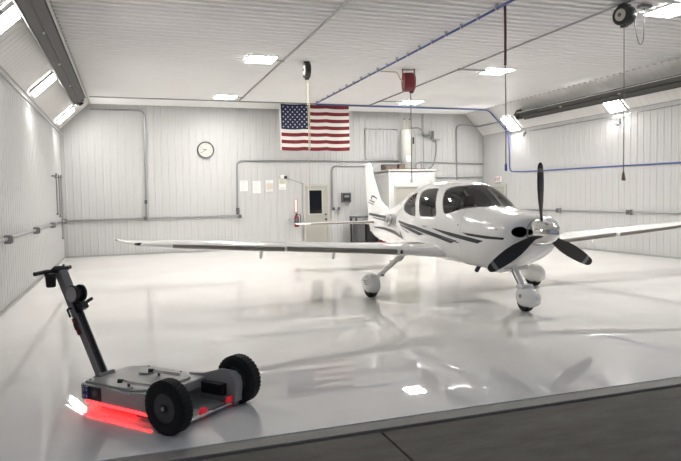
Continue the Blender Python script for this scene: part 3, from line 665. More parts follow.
FUS=[ # x, ztop, zbot, zmid, halfwidth, ntop, nbot
(.42,1.36,1.03,1.20,.30,2.4,2.4),(.44,1.40,.97,1.20,.37,2.5,2.4),(.49,1.43,.90,1.19,.43,2.5,2.4),(.60,1.465,.80,1.18,.49,2.5,2.4),(.85,1.50,.69,1.15,.545,2.5,2.5),
(1.1,1.53,.62,1.13,.58,2.4,2.7),(1.25,1.548,.58,1.13,.595,2.4,2.8),(1.4,1.568,.57,1.13,.61,2.35,2.8),(1.5,1.60,.57,1.13,.615,2.3,2.8),(1.65,1.68,.57,1.13,.622,2.25,2.8),(1.8,1.785,.57,1.13,.628,2.25,2.8),(2.0,1.895,.58,1.13,.635,2.3,2.8),(2.2,1.965,.58,1.13,.64,2.3,2.8),(2.4,1.998,.58,1.13,.64,2.35,2.8),
(2.9,2.025,.58,1.13,.64,2.4,2.8),(3.4,2.02,.58,1.13,.62,2.4,2.7),(3.9,1.965,.59,1.13,.575,2.3,2.6),(4.4,1.865,.60,1.12,.49,2.2,2.5),(4.9,1.73,.62,1.10,.39,2.1,2.4),(5.4,1.60,.64,1.09,.30,2.1,2.3),
(5.9,1.50,.67,1.08,.225,2.1,2.2),(6.5,1.43,.71,1.08,.155,2.1,2.1),(7.0,1.38,.78,1.09,.10,2.1,2.1),(7.3,1.35,.88,1.11,.06,2,2),(7.5,1.32,1.06,1.19,.03,2,2)]
XS=[r[0] for r in FUS]; FF=[pchip(XS,[r[k] for r in FUS]) for k in range(1,7)]
def sec(x): return [f(x) for f in FF]
def hwid(x,z):
    zt,zb,zm,hw,nt,nb=sec(x)
    u=(z-zm)/(zt-zm) if z>=zm else (zm-z)/(zm-zb); n=nt if z>=zm else nb
    return -1 if u>=1 else hw*(1-u**n)**(1/n)

def closed_spline(pts, n=6):
    P = [Vector(p) for p in pts]; N = len(P); out = []
    for i in range(N):
        p0,p1,p2,p3 = P[i-1],P[i],P[(i+1)%N],P[(i+2)%N]
        for k in range(n):
            t = k/n; out.append(.5*((2*p1)+(p2-p0)*t+(2*p0-5*p1+4*p2-p3)*t*t+(3*p1-p0-3*p2+p3)*t**3))
    return [(q.x,q.y) for q in out]
def ring(x, n=72):
    zt,zb,zm,hw,nt_,nb = sec(x); out = []
    for k in range(n):
        a = 2*PI*k/n; c, s_ = math.cos(a), math.sin(a); e = nt_ if s_ >= 0 else nb
        y = hw*math.copysign(abs(c)**(2/e), c); z = zm + ((zt-zm) if s_ >= 0 else (zm-zb))*math.copysign(abs(s_)**(2/e), s_)
        out.append((x,y,z))
    return out
st = []; x = .42
while x < 7.5: st.append(x); x += .015 if x < .52 else (.035 if x < .8 else .06)
st.append(7.5)
CUT = mat('cut_marker', (1,0,1)); b = MB(); b.rings([ring(x) for x in st])
hull0 = b.build('hull_source', M['paint'])
def cutter(poly, y0=-1.2, y1=1.2, m=None):
    b = MB(); b.prism(poly, lambda p,q:(p,y0,q), lambda p,q:(p,y1,q)); return b.build('cutter', m or CUT)
WS = [(1.33,1.566),(1.40,1.564),(1.52,1.561),(1.69,1.54),(1.87,1.495),(2.04,1.455),(2.12,1.45),(2.185,1.467),(2.22,1.505),(2.33,1.64),(2.43,1.80),(2.445,1.85),(2.41,1.885),(2.30,1.905),(2.14,1.918),(2.03,1.93),(1.98,2.05),(1.33,2.05)]
DW = closed_spline([(3.13,1.43),(3.25,1.61),(3.36,1.76),(3.35,1.85),(3.15,1.885),(2.80,1.885),(2.70,1.82),(2.58,1.66),(2.45,1.44),(2.54,1.395),(2.8,1.39),(3.03,1.39)])
RW = closed_spline([(4.14,1.51),(4.22,1.58),(4.13,1.69),(3.93,1.775),(3.66,1.825),(3.60,1.80),(3.44,1.61),(3.33,1.42),(3.37,1.385),(3.56,1.39),(3.82,1.425),(4.02,1.465)])
cws, cdw, crw = cutter(WS), cutter(DW), cutter(RW)
cin = []
for s_ in (-1,1):
    b = MB(); P = [(s_*.318+.128*math.cos(2*PI*k/28), 1.212+.078*math.sin(2*PI*k/28)) for k in range(28)]
    b.prism(P, lambda p,q:(.25,p,q), lambda p,q:(.78,p*.8,q)); cin.append(b.build('cutter', M['black']))
def boolean(src, ops):
    o = src.copy(); o.data = src.data.copy(); COL.objects.link(o)
    for op, c in ops:
        md = o.modifiers.new('b','BOOLEAN'); md.operation = op; md.object = c; md.solver = 'EXACT'; md.material_mode = 'TRANSFER'
    me = bpy.data.meshes.new_from_object(o.evaluated_get(DG())); bpy.data.objects.remove(o); return me
def strip_faces(me, drop, side=0):
    bm = bmesh.new(); bm.from_mesh(me); idx = [i for i,k in enumerate(me.materials) if k and k.name == drop]
    kill = [fc for fc in bm.faces if fc.material_index in idx or (side and fc.calc_center_median().y*side < 0)]
    bmesh.ops.delete(bm, geom=kill, context='FACES'); out = bpy.data.meshes.new('m'); bm.to_mesh(out); mats = list(me.materials); bm.free()
    return out, mats
def sm(o, ang=40):
    for p in o.data.polygons: p.use_smooth = True
    o.data.set_sharp_from_angle(angle=math.radians(ang))
me, ms = strip_faces(boolean(hull0, [('DIFFERENCE',cws),('DIFFERENCE',cdw),('DIFFERENCE',crw),('DIFFERENCE',cin[0]),('DIFFERENCE',cin[1])]), 'cut_marker')
ms = [k if k and k.name != 'cut_marker' else M['paint'] for k in ms]; nm = len(ms)
hull = link('fuselage', me, ms, AC); 
while len(hull.data.materials) < 8: hull.data.materials.append(M['cabin'])
sm(hull, 30); md = hull.modifiers.new('shell','SOLIDIFY'); md.thickness = .022; md.offset = -1; md.material_offset = 7; md.use_rim = True; md.use_even_offset = False; md.material_offset_rim = 0
def glass(nm_, c, side, m):
    me, ms = strip_faces(boolean(hull0, [('INTERSECT',c)]), 'cut_marker', side); o = link(nm_, me, m, AC)
    for p in o.data.polygons: p.material_index = 0
    sm(o, 60); return o
glass('windshield', cws, 0, M['windshield'])
for s_ in (1,-1): glass('door_window', cdw, s_, M['sideglass'])
for s_ in (1,-1): glass('rear_window', crw, s_, M['sideglass'])
for o in [hull0,cws,cdw,crw]+cin: bpy.data.objects.remove(o)

# fin
FL = pchip([1.30,1.42,1.50,1.56,1.62,1.75,2.04,2.22,2.50,2.58,2.62],[5.75,6.02,6.25,6.42,6.55,6.72,6.95,7.09,7.24,7.30,7.42])
FT = pchip([.95,1.12,1.30,1.68,2.40,2.58,2.62],[7.44,7.53,7.56,7.65,7.735,7.74,7.66])
def foil(tc, u):
    return 5*tc*(.2969*math.sqrt(max(u,0))-.126*u-.3516*u*u+.2843*u**3-.1036*u**4)
def fin_half(x, z):
    if z < 1.30: return 0
    a, c = FL(z), FT(z); 
    if x < a or x > c: return 0
    ch = min(c-a, 1.3); return foil(.085, (x-a)/(c-a))*ch
def fin_ring(z, u0, u1, n=16):
    a, c = FL(max(z,1.30)), FT(z); ch = min(c-a,1.3); L = []
    us = [u0+(u1-u0)*(1-math.cos(PI*k/n))/2 for k in range(n+1)]
    for u_ in us: L.append((a+(c-a)*u_, foil(.085,u_)*ch+.0005, z))
    for u_ in us[::-1]: L.append((a+(c-a)*u_, -foil(.085,u_)*ch-.0005, z))
    return L
ZS = [1.30,1.38,1.44,1.50,1.56,1.62,1.70,1.8,1.95,2.1,2.25,2.4,2.5,2.56,2.6,2.62]
def uh(z): a, c = FL(max(z,1.3)), FT(z); return 1-(.26+.02*(2.6-z))/(c-a) if c-a > .34 else .55
b = MB(); b.rings([fin_ring(z, 0, uh(z)) for z in ZS]); fin = b.build('vertical_fin', M['paint'], AC, smooth=True, auto=50)
b = MB(); b.rings([fin_ring(z, uh(z)+.012, 1.0, 8) for z in ZS]); b.build('rudder', M['paint'], AC, smooth=True, auto=50)
b = MB(); b.rings([[(7.30+(FT(z)-7.30)*t, sg*(.028*(1-t)+.002), z) for t,sg in ((0,1),(.5,1),(1,1),(1,-1),(.5,-1),(0,-1))] for z in (.90,1.0,1.1,1.2,1.30)]); b.build('lower_rudder', M['paint'], AC, smooth=True, auto=50)
def yside(x, z): return max(hwid(x, z), fin_half(x, z), .001)
def decal(name, top, bot, m, parent, sides=(1,-1), n=30, k=3, off=.004, f=None):
    def samp(P, t):
        d = [0]
        for a, c in zip(P[:-1], P[1:]): d.append(d[-1]+math.dist(a,c))
        L = t*d[-1]
        for i in range(len(P)-1):
            if L <= d[i+1]+1e-9:
                q = (L-d[i])/max(d[i+1]-d[i],1e-9); return (P[i][0]*(1-q)+P[i+1][0]*q, P[i][1]*(1-q)+P[i+1][1]*q)
        return P[-1]
    for s_ in sides:
        b = MB(); G = []
        for i in range(n+1):
            a, c = samp(top,i/n), samp(bot,i/n); row = []
            for j in range(k+1):
                q = j/k; x_, z_ = a[0]*(1-q)+c[0]*q, a[1]*(1-q)+c[1]*q; row.append((x_, s_*((f or yside)(x_,z_)+off), z_))
            G.append(row)
        b.rings(G, closed=False); b.build(name, m, parent, smooth=True, auto=None)
N_, S_ = M['navy'], M['silverstripe']
decal('stripe', [(4.46,1.275),(3.31,1.207),(2.26,1.09),(1.68,1.022)], [(4.40,1.228),(3.31,1.140),(2.26,1.020),(1.90,.970)], N_, hull)
decal('stripe', [(2.58,1.20),(1.91,1.15),(1.3,1.098),(.97,1.062)], [(2.44,1.168),(1.92,1.090),(1.45,1.046),(1.12,1.014)], N_, hull)
decal('stripe', [(1.54,1.168),(.92,1.142),(.55,1.130)], [(1.36,1.125),(.92,1.098),(.57,1.098)], N_, hull)
decal('stripe', [(4.33,1.205),(3.58,1.158),(2.9,1.07)], [(4.24,1.168),(3.66,1.11),(3.1,1.035)], N_, hull)
decal('stripe', [(4.24,1.15),(3.65,1.068)], [(4.2,1.135),(3.68,1.05)], S_, hull)
decal('stripe', [(2.2,1.068),(1.62,1.0)], [(2.15,1.05),(1.66,.985)], S_, hull)
decal('stripe', [(7.50,1.365),(6.9,1.345),(5.88,1.325)], [(7.46,1.305),(6.9,1.285),(5.82,1.258)], N_, hull)
decal('stripe', [(7.05,1.27),(6.5,1.262),(5.87,1.25)], [(6.94,1.24),(6.5,1.218),(5.82,1.195)], S_, hull)
decal('stripe', [(6.87,1.04),(6.3,1.06),(5.83,1.065),(5.2,1.05),(4.73,1.03),(4.10,.935)], [(6.8,1.01),(6.3,1.01),(5.8,1.0),(5.2,.975),(4.73,.945),(4.14,.90)], N_, hull, n=40)
decal('stripe', [(4.36,1.10),(4.22,1.02),(4.10,.93)], [(4.31,1.10),(4.33,1.02),(4.28,.945)], N_, hull)
# fin emblem
ff = lambda x,z: max(fin_half(x,z), hwid(x,z), .001)
decal('fin_emblem', [(7.42,1.695),(7.12,1.66),(6.95,1.645)], [(7.44,1.67),(7.12,1.625),(6.97,1.61)], N_, fin, f=ff, n=10)
decal('fin_emblem', [(7.50,1.635),(7.2,1.605),(7.02,1.59)], [(7.50,1.61),(7.2,1.575),(7.03,1.56)], S_, fin, f=ff, n=10)
decal('fin_emblem', [(7.26,1.70),(7.25,1.76),(7.15,1.80),(7.0,1.785),(6.80,1.72)], [(7.18,1.69),(7.18,1.735),(7.12,1.76),(7.0,1.745),(6.83,1.70)], N_, fin, f=ff, n=14)
# registration
for s_ in (1,-1):
    me = text_mesh('N45MW', .40, 'registration', bold=.004); bm = bmesh.new(); bm.from_mesh(me)
    bmesh.ops.triangulate(bm, faces=bm.faces[:])
    for it in range(4):
        ed = [e for e in bm.edges if e.calc_length() > .07]
        if ed: bmesh.ops.subdivide_edges(bm, edges=ed, cuts=1); bmesh.ops.triangulate(bm, faces=[fc for fc in bm.faces if len(fc.verts) > 3])
    for v in bm.verts:
        x_ = 5.31 - s_*v.co.x*.86; z_ = 1.215 + v.co.y - .035*v.co.x*s_*0; v.co = Vector((x_, s_*(yside(x_,z_)+.005), z_))
    bm.to_mesh(me); bm.free(); link('registration', me, M['reg'], hull)
# panel seams and fittings on the cowl side
for pts in ([(1.66,1.50),(1.60,1.35),(1.60,1.10),(1.60,.85)], [(2.36,1.40),(2.42,1.25),(2.38,1.05),(2.30,.95)]):
    decal('seam', pts, [(p[0]-.007,p[1]) for p in pts], mat('seam_grey',(.42,.42,.41),.4,noise=.1), hull, n=24, k=1, off=.002)
for s_ in (1,-1):
    b = MB(); b.box((2.80,s_*.642-.012,1.205),(2.95,s_*.642+.012,1.235),bevel=.006); b.build('door_handle', M['steel'], AC)
    for (x_,z_) in ((1.68,1.28),(.70,1.245)):
        b = MB(); y_ = hwid(x_,z_); b.lathe([(.014,-.004),(.014,.004),(0,.006)],(x_,s_*y_,z_),(0,s_,0),12); b.build('fastener', M['boxgrey'], AC)
    b = MB(); b.tube([(1.58,s_*.28,.62),(1.62,s_*.295,.56),(1.645,s_*.30,.525)],.036,14); e = b.build('exhaust_pipe', M['blackmetal'], AC, smooth=True)
b = MB(); b.rings([[(1.02+.9*t, .25*math.cos(2*PI*k/24)*(1-.3*t), .64-.075*math.sin(PI*min(1,t*1.4))**.8 + .05*math.sin(2*PI*k/24)) for k in range(24)] for t in (0,.05,.15,.3,.45,.6,.8,1)]); b.build('lower_cowl', M['paint'], AC, smooth=True)

# wings
def wing_sec(y):
    ye = abs(y)
    LEf = pchip([.25,.55,.9,1.25,3.24,3.26,5.15,5.40,5.62,5.76,5.84],[2.10,2.24,2.38,2.44,2.52,2.47,2.57,2.64,2.80,3.02,3.22])
    TEf = pchip([.25,.6,1.2,5.40,5.70,5.84],[4.10,4.02,3.90,3.44,3.44,3.42])
    tf = pchip([.25,.6,1.0,1.3,5.3,5.84],[.26,.245,.215,.20,.115,.03])
    zf = .735 + .0655*ye + (.03*max(0,(ye-5.3)/.54)**2)
    return LEf(ye), TEf(ye), tf(ye), zf
def foil_pt(u, up, y, off=0.0):
    a, c, t, z = wing_sec(y); ch = c-a; tc = t/ch
    yt = foil(tc, u)*ch; m_ = .02; p_ = .4
    yc = (m_/p_**2*(2*p_*u-u*u) if u < p_ else m_/(1-p_)**2*((1-2*p_)+2*p_*u-u*u))*ch
    return Vector((a+ch*u, y, z+yc+(yt if up else -yt)-.02*u))
def wing_ring(y, u0, u1, n=20):
    us = [u0+(u1-u0)*(1-math.cos(PI*.5*k/n)) if u0 == 0 else u0+(u1-u0)*k/n for k in range(n+1)]
    return [foil_pt(u_,True,y) for u_ in us[::-1]] + [foil_pt(u_,False,y) for u_ in (us[1:] if u0 == 0 else us)]
def le_ring(y, ut, ub, n=9, off=.003):
    P = [foil_pt(ut*((n-k)/n)**2,True,y) for k in range(n)] + [foil_pt(ub*(k/n)**2,False,y) for k in range(n+1)]
    O = []
    for i,p in enumerate(P):
        t = P[min(i+1,len(P)-1)]-P[max(i-1,0)]; nrm = Vector((t.z,0,-t.x)).normalized()
        if nrm.x > 0 and i in (len(P)//2,): nrm = -nrm
        O.append(nrm)
    c = Vector((P[0].x+.1, y, (P[0].z+P[-1].z)/2))
    R = []
    for p,nn in zip(P,O):
        if nn.dot(p-c) < 0: nn = -nn
        R.append(p+nn*off)
    return R + [p for p in P[::-1]]
def spans(a, c, n): return [a+(c-a)*i/n for i in range(n+1)]
for s_ in (1,-1):
    ys = [.25,.4,.55,.7,.78]; b = MB(); b.rings([wing_ring(s_*y,0,1.0) for y in ys]); 
    wg = b.build('wing', M['paint'], AC, smooth=True, auto=50)
    b = MB(); b.rings([wing_ring(s_*y,0,.745) for y in [.78,.9,1.0,1.1,1.25,1.6,2.2,3.0,3.238,3.262,3.6,4.2,4.8,5.14]]); 
    b.rings([wing_ring(s_*y,0,1.0) for y in [5.14,5.25,5.4,5.5,5.6,5.68,5.74,5.79,5.82,5.84]]); b.build('wing_panel', M['paint'], wg, smooth=True, auto=50)
    b = MB(); b.rings([wing_ring(s_*y,.755,1.0,6) for y in spans(.80,2.95,6)]); b.build('flap', M['paint'], wg, smooth=True, auto=50)
    b = MB(); b.rings([wing_ring(s_*y,.755,1.0,6) for y in spans(2.97,5.12,6)]); b.build('aileron', M['paint'], wg, smooth=True, auto=50)
    b = MB(); b.rings([le_ring(s_*y,.016,.045) for y in spans(1.34,3.225,8)]); b.build('leading_edge_strip', M['tks'], wg, smooth=True, auto=60)
    b = MB(); b.rings([le_ring(s_*y,.012,.045) for y in spans(3.275,5.0,8)]); b.build('leading_edge_strip', M['tks'], wg, smooth=True, auto=60)
    p = foil_pt(0.0,True,s_*1.26); b = MB(); b.lathe([(.034,-.03),(.034,.016),(.024,.02),(0,.02)],p+Vector((.02,0,-.005)),(-1,0,0),14); b.build('stall_inlet', M['black'], wg, smooth=True)
    p = foil_pt(.0,True,s_*5.49); b = MB(); b.rings([[Vector((p.x-.004+abs(t)*.12*t*t+.0, p.y+t*.085, p.z+.022*math.sqrt(max(0,1-t*t))*math.sin(q)+.004)) + Vector((-.012*math.cos(q),0,0)) for q in [k*PI/6 for k in range(12)]] for t in (-1,-.8,-.4,0,.4,.8,1)]); b.build('navigation_light', M['black'], wg, smooth=True)
    p = Vector((3.26,s_*5.835,wing_sec(5.84)[3])); b = MB(); b.rings([[p+Vector((t*.10, s_*(.018*math.sqrt(max(0,1-t*t)))*math.cos(q), .018*math.sqrt(max(0,1-t*t))*math.sin(q))) for q in [k*PI/5 for k in range(10)]] for t in (-.98,-.6,0,.6,.98)]); b.build('tip_light', M['black'], wg, smooth=True)
    for yy in (2.13,3.49):
        p = foil_pt(.86,False,s_*yy); b = MB(); b.prism([(p.x-.16,p.z+.02),(p.x+.12,p.z+.02),(p.x+.12,p.z-.10),(p.x+.09,p.z-.21),(p.x+.03,p.z-.21),(p.x-.04,p.z-.06)], lambda q,w_:(q,p.y-.02,w_), lambda q,w_:(q,p.y+.02,w_)); b.build('hinge_fairing', M['paint'], wg)
    G = [[foil_pt(.22+.5*i/12,True,s_*(.74+.22*j/4))+Vector((0,0,.004)) for j in range(5)] for i in range(13)]
    b = MB(); b.rings(G, closed=False); b.build('wing_walk', mat('wing_walk_grit',(.22,.17,.14),.8,noise=.2,nscale=60), wg)
    # main gear
    g0 = Vector((3.02,s_*.98,.735)); g1 = Vector((2.95,s_*1.52,.34))
    b = MB(); R = []
    for k in range(9):
        t = k/8; c = g0.lerp(g1,t); wx = .15*(1-t)+.075*t; wz = .032*(1-t)+.022*t
        d = (g1-g0).normalized(); nrm = Vector((0,-d.z,d.y))
        R.append([c+Vector((math.cos(q)*wx,0,0))+nrm*math.sin(q)*wz for q in [j*PI/8 for j in range(16)]])
    b.rings(R); mg = b.build('main_gear', M['paint'], AC, smooth=True, auto=60)
    b = MB(); b.box((2.86,s_*1.45-.03,.36),(3.02,s_*1.45+.03,.40),bevel=.008); b.build('gear_clamp', M['boxgrey'], mg)
    b = MB(); R = []
    for t in [-1,-.97,-.9,-.78,-.6,-.4,-.2,0,.2,.4,.6,.75,.88,.96,1]:
        x_ = 2.93+.33*t if t < 0 else 2.93+.40*t; k = max(0,1-abs(t)**2.2)**.5; hw = .128*k*(1 if t < 0 else (1-.25*t))+.003; top = .235+.185*k*(1 if t < 0 else (1-.45*t)); bot = .235-.165*k*(1 if t < 0 else (1-.35*t))
        R.append([(x_, s_*1.655+hw*math.copysign(abs(math.cos(q))**.85,math.cos(q)), (top+bot)/2+(top-bot)/2*math.copysign(abs(math.sin(q))**.8,math.sin(q))) for q in [j*2*PI/28 for j in range(28)]])
    b.rings(R); pt_ = b.build('wheel_fairing', M['paint'], mg, smooth=True, auto=70)
    b = MB(); b.lathe([(.09,-.075),(.17,-.075),(.19,-.06),(.196,-.03),(.196,.03),(.19,.06),(.17,.075),(.09,.075)],(2.93,s_*1.655,.196),(0,1,0),40); b.build('tire', M['rubber'], mg, smooth=True)
    for k_ in range(3):
        b = MB(); 
        b.tube([(2.78-.02*k_, s_*1.655+s_*(.122-.003*k_), .31-.03*k_),(2.98-.02*k_, s_*1.655+s_*.131, .30-.035*k_)],.006,6); b.build('fairing_mark', M['reg'], mg)
    # step
    if s_ == 1 or True:
        b = MB(); b.tube(bend([(3.75,s_*.60,.70),(3.75,s_*.72,.52),(3.75,s_*.95,.52)],.06),.014,8); b.box((3.68,s_*.86-.08,.515),(3.82,s_*.86+.08,.535),bevel=.006); b.build('boarding_step', M['steel'], AC)
# stabilizer
def stab_ring(y, u0, u1, n=10):
    ye = abs(y); a = 6.70+.17*ye/2 + (.0 if ye < 1.8 else .22*((ye-1.8)/.18)**2); c = 7.42-.05*ye/2; ch = c-a
    us = [u0+(u1-u0)*(1-math.cos(PI*k/n))/2 for k in range(n+1)]; z = 1.15
    return [Vector((a+ch*q,y,z+foil(.10,q)*ch)) for q in us[::-1]]+[Vector((a+ch*q,y,z-foil(.10,q)*ch)) for q in (us[1:] if u0 == 0 else us)]
for s_ in (1,-1):
    b = MB(); b.rings([stab_ring(s_*y,0,.66) for y in spans(.02,1.78,5)]); b.rings([stab_ring(s_*y,0,1) for y in (1.78,1.85,1.92,1.96,1.98)]); sb = b.build('horizontal_stabilizer', M['paint'], AC, smooth=True, auto=50)
    b = MB(); b.rings([stab_ring(s_*y,.68,1,6) for y in spans(.12,1.77,4)]); b.build('elevator', M['paint'], sb, smooth=True, auto=50)
    b = MB(); R = []
    for y in spans(.16,1.70,4):
        q = stab_ring(s_*y,0,.05,10); c = Vector((q[0].x+.05,s_*y,1.15)); R.append([p+(p-c).normalized()*.004 for p in q])
    b.rings(R); b.build('leading_edge_strip', M['tks'], sb, smooth=True, auto=60)

# propeller
PC = Vector((.345,0,1.2035)); BS = 1.02
b = MB(); b.lathe([(.186,.44),(.187,.42),(.181,.34),(.165,.24),(.14,.15),(.11,.085),(.075,.035),(.04,.009),(.018,.001),(.0,.0)],(-.03,0,1.2035),(1,0,0),56); 
sp = b.build('spinner', M['chrome'], AC, smooth=True, auto=60)
b = MB(); b.lathe([(.19,.40),(.195,.41),(.195,.43),(.185,.435)],(-.01,0,1.2035),(1,0,0),48); b.build('backplate', M['steel'], sp, smooth=True)
def blade(ang):
    R = []; prof = [(-.5,0),(-.42,.6),(-.25,.95),(0,1),(.25,.75),(.42,.35),(.5,0),(.42,-.15),(.2,-.25),(-.2,-.3),(-.42,-.25)]
    for rr_, ch, th, tw in [(q[0]*BS,)+q[1:] for q in ((.10,.085,.07,50),(.16,.09,.06,48),(.22,.105,.045,44),(.32,.145,.034,38),(.45,.185,.026,32),(.58,.195,.020,28),(.72,.180,.015,24),(.83,.155,.012,21),(.835,.154,.012,21),(.885,.135,.010,20),(.89,.133,.010,20),(.935,.108,.008,19),(.965,.065,.006,18),(.975,.02,.003,18))]:
        be = math.radians(tw); ring_ = []
        for p,q in prof:
            cx = p*ch; tz = q*th*.5
            lx_ = -cx*math.sin(be) - tz*math.cos(be); ly_ = cx*math.cos(be) - tz*math.sin(be)
            ring_.append(Vector((PC.x+lx_, ly_*math.cos(ang)+rr_*math.sin(ang), PC.z - ly_*math.sin(ang) + rr_*math.cos(ang))))
        R.append(ring_)
    b = MB(); b.rings(R)
    o = b.build('propeller_blade', [M['blade'],M['bladetip']], AC, smooth=True, auto=50)
    for p in o.data.polygons:
        c = p.center; r_ = math.hypot(c.y, c.z-PC.z)
        if .834 < r_/BS < .888: p.material_index = 1
        if r_/BS > .966: p.material_index = 1
    return o
for k in range(3): blade(.008+k*2*PI/3)
# nose gear
b = MB(); R = []
for k in range(9):
    t = k/8; c = Vector((1.06,0,.70)).lerp(Vector((.76,0,.33)),t); R.append([c+Vector((math.cos(q)*(.05-.02*t),math.sin(q)*(.04-.012*t),0)) for q in [j*PI/8 for j in range(16)]])
b.rings(R); ng = b.build('nose_gear', M['paint'], AC, smooth=True, auto=60)
b = MB(); b.tube([(1.12,.045,.70),(.82,.045,.36)],.013,8); b.tube([(1.12,-.045,.70),(.82,-.045,.36)],.013,8); b.build('gear_link', M['boxgrey'], ng, smooth=True)
b = MB(); b.box((.66,-.105,.34),(.84,.105,.41),bevel=.03); b.build('fork', M['paint'], ng, smooth=True)
b = MB(); R = []
for t in [-1,-.97,-.9,-.78,-.6,-.4,-.2,0,.2,.4,.6,.75,.88,.96,1]:
    x_ = .72+.33*t if t < 0 else .72+.20*t; k = max(0,1-abs(t)**2.2)**.5; hw = .112*k+.003; top = .215+.155*k; bot = .215-.15*k
    R.append([(x_, hw*math.copysign(abs(math.cos(q))**.85,math.cos(q)), (top+bot)/2+(top-bot)/2*math.copysign(abs(math.sin(q))**.8,math.sin(q))) for q in [j*2*PI/28 for j in range(28)]])
b.rings(R); b.build('wheel_fairing', M['paint'], ng, smooth=True, auto=70)
b = MB(); b.lathe([(.07,-.06),(.145,-.06),(.165,-.045),(.17,-.02),(.17,.02),(.165,.045),(.145,.06),(.07,.06)],(.73,0,.17),(0,1,0),40); b.build('tire', M['rubber'], ng, smooth=True)
for s_ in (1,-1):
    b = MB(); b.lathe([(.03,0),(.03,.012),(.016,.016),(0,.016)],(.70,s_*.112,.24),(0,s_,0),18); b.build('axle_cap', M['boxgrey'], ng, smooth=True)
# cabin
b = MB(); b.box((1.62,-.47,1.08),(1.80,.47,1.44),bevel=.03).box((1.36,-.42,1.40),(1.82,.42,1.47),bevel=.03); b.build('instrument_panel', M['seatdark'], AC)
b = MB(); b.box((1.2,-.5,.80),(4.2,.5,.84)); b.build('cabin_floor', M['cabin'], AC)
def seat(x, y, m):
    b = MB(); b.box((x-.25,y-.22,.84),(x+.25,y+.22,1.02),bevel=.05); s0 = b.build('seat', m, AC, smooth=True)
    q = Matrix.Translation((x+.22,y,1.0)) @ Matrix.Rotation(.25,4,'Y')
    b = MB(); b.box((-.06,-.21,-.02),(.06,.21,.56),bevel=.05,mtx=q); b.build('backrest', m, s0, smooth=True)
    b = MB(); b.box((-.05,-.12,.58),(.05,.12,.76),bevel=.04,mtx=q); b.build('headrest', M['seatdark'], s0, smooth=True)
    b = MB(); b.box((-.055,-.2,.02),(-.062,-.17,.5),mtx=q); b.build('belt', M['seatdark'], s0)
for y in (-.27,.27): seat(2.52,y,M['seat']); seat(3.45,y,M['seat'])
for y in (-.27,.27):
    b = MB(); b.tube(bend([(1.80,y*1.3,1.20),(2.02,y*1.3,1.26),(2.05,y*1.2,1.36)],.05),.018,8); b.build('control_yoke', M['black'], AC, smooth=True)
b = MB(); b.tube([(3.9,0,1.97),(3.95,0,2.06),(4.05,0,2.16)],[.012,.008,.004],8); b.build('antenna', M['paint'], AC, smooth=True)

# ------------------------------------------------------------------ electric aircraft tug (local x lateral, y back towards the handle, z up)
ta = Vector((.76,.65,0)).normalized()
T = tag(empty('aircraft_tug', (.54,5.015,0), math.atan2(ta.y, ta.x)), 'grey electric aircraft tug with two black tires, tall tilted handle and red glow underneath', 'tug')
TG, TD = M['tug'], M['tugdark']
OUT = [(-.33,1.12),(-.33,.30),(.33,.30),(.33,1.0),(.20,1.16),(-.28,1.16)]
b = MB(); b.prism(OUT, lambda p,q:(p,q,.075), lambda p,q:(p,q,.212)); ch_ = b.build('chassis', TG, T, bevel=.012)
b = MB(); b.prism([(-.30,1.10),(-.30,.50),(-.20,.36),(.20,.36),(.30,.50),(.30,.98),(.19,1.13),(-.25,1.13)], lambda p,q:(p,q,.210), lambda p,q:(p,q,.232)); b.build('top_cover', TG, T, bevel=.008)
for s_ in (-1,1):
    P = [(.50,.10),(.50,.222),(.32,.240),(.12,.302),(-.03,.300),(-.085,.262),(-.10,.20),(-.085,.055),(.20,.06)]
    b = MB(); b.prism(P, lambda p,q:(s_*.318,p,q), lambda p,q:(s_*.338,p,q)); ar = b.build('side_arm', TG, T, bevel=.004)
    b = MB(); b.prism([(-.03,.300),(-.085,.262),(-.10,.20),(-.085,.055),(-.06,.055),(-.07,.20),(-.055,.25),(-.01,.285)], lambda p,q:(s_*.318,p,q), lambda p,q:(s_*.262,p,q)); b.build('front_lip', TG, ar, bevel=.004)
    b = MB(); b.box((s_*.318-s_*.06,.06,.085),(s_*.318,.46,.185),bevel=.008); b.build('wheel_pad', M['black'], ar)
    b = MB(); b.box((s_*.318-s_*.05,-.07,.026),(s_*.318,.46,.084),bevel=.005); b.build('base_rail', TD, ar)
    b = MB(); b.tube([(s_*.33,0,.208),(s_*.40,0,.208)],.03,14); ax_ = b.build('axle', M['steel'], T, smooth=True)
    wh = MB(); c0 = (s_*.405,0,.208)
    wh.lathe([(.112,-.05),(.160,-.060),(.190,-.056),(.203,-.038),(.207,0),(.203,.038),(.190,.056),(.160,.060),(.112,.05),(.105,0)],c0,(1,0,0),48,closed=True); w_ = wh.build('wheel', M['rubber'], T, smooth=True, auto=60)
    b = MB()
    for k in range(36):
        for q in (-1,1):
            a = (k+.25*q)*2*PI/36; m4 = Matrix.Translation(c0) @ Matrix.Rotation(a,4,'X'); b.box((q*.024-.02,-.012,.200),(q*.024+.02,.012,.2068),mtx=m4)
    b.build('tread', M['rubber'], w_)
    b = MB(); b.lathe([(.117,-.045),(.110,-.05),(.10,-.03),(.045,-.02),(.04,-.045),(.0,-.045)],c0,(1,0,0),36); b.lathe([(.117,.045),(.110,.05),(.10,.03),(.045,.02),(.04,.045),(.0,.045)],c0,(1,0,0),36); rm = b.build('rim', M['rim'], w_, smooth=True)
    b = MB(); b.lathe([(.017,.04),(.017,.062),(.010,.066),(0,.066)],c0,(s_,0,0),14); b.build('hub_cap', M['steel'], w_, smooth=True)
    for k in range(5):
        a = k*2*PI/5; b = MB(); b.lathe([(.007,.02),(.007,.034),(0,.036)],(s_*.405,.07*math.sin(a),.208+.07*math.cos(a)),(s_,0,0),8); b.build('lug_nut', M['steel'], w_, smooth=True)
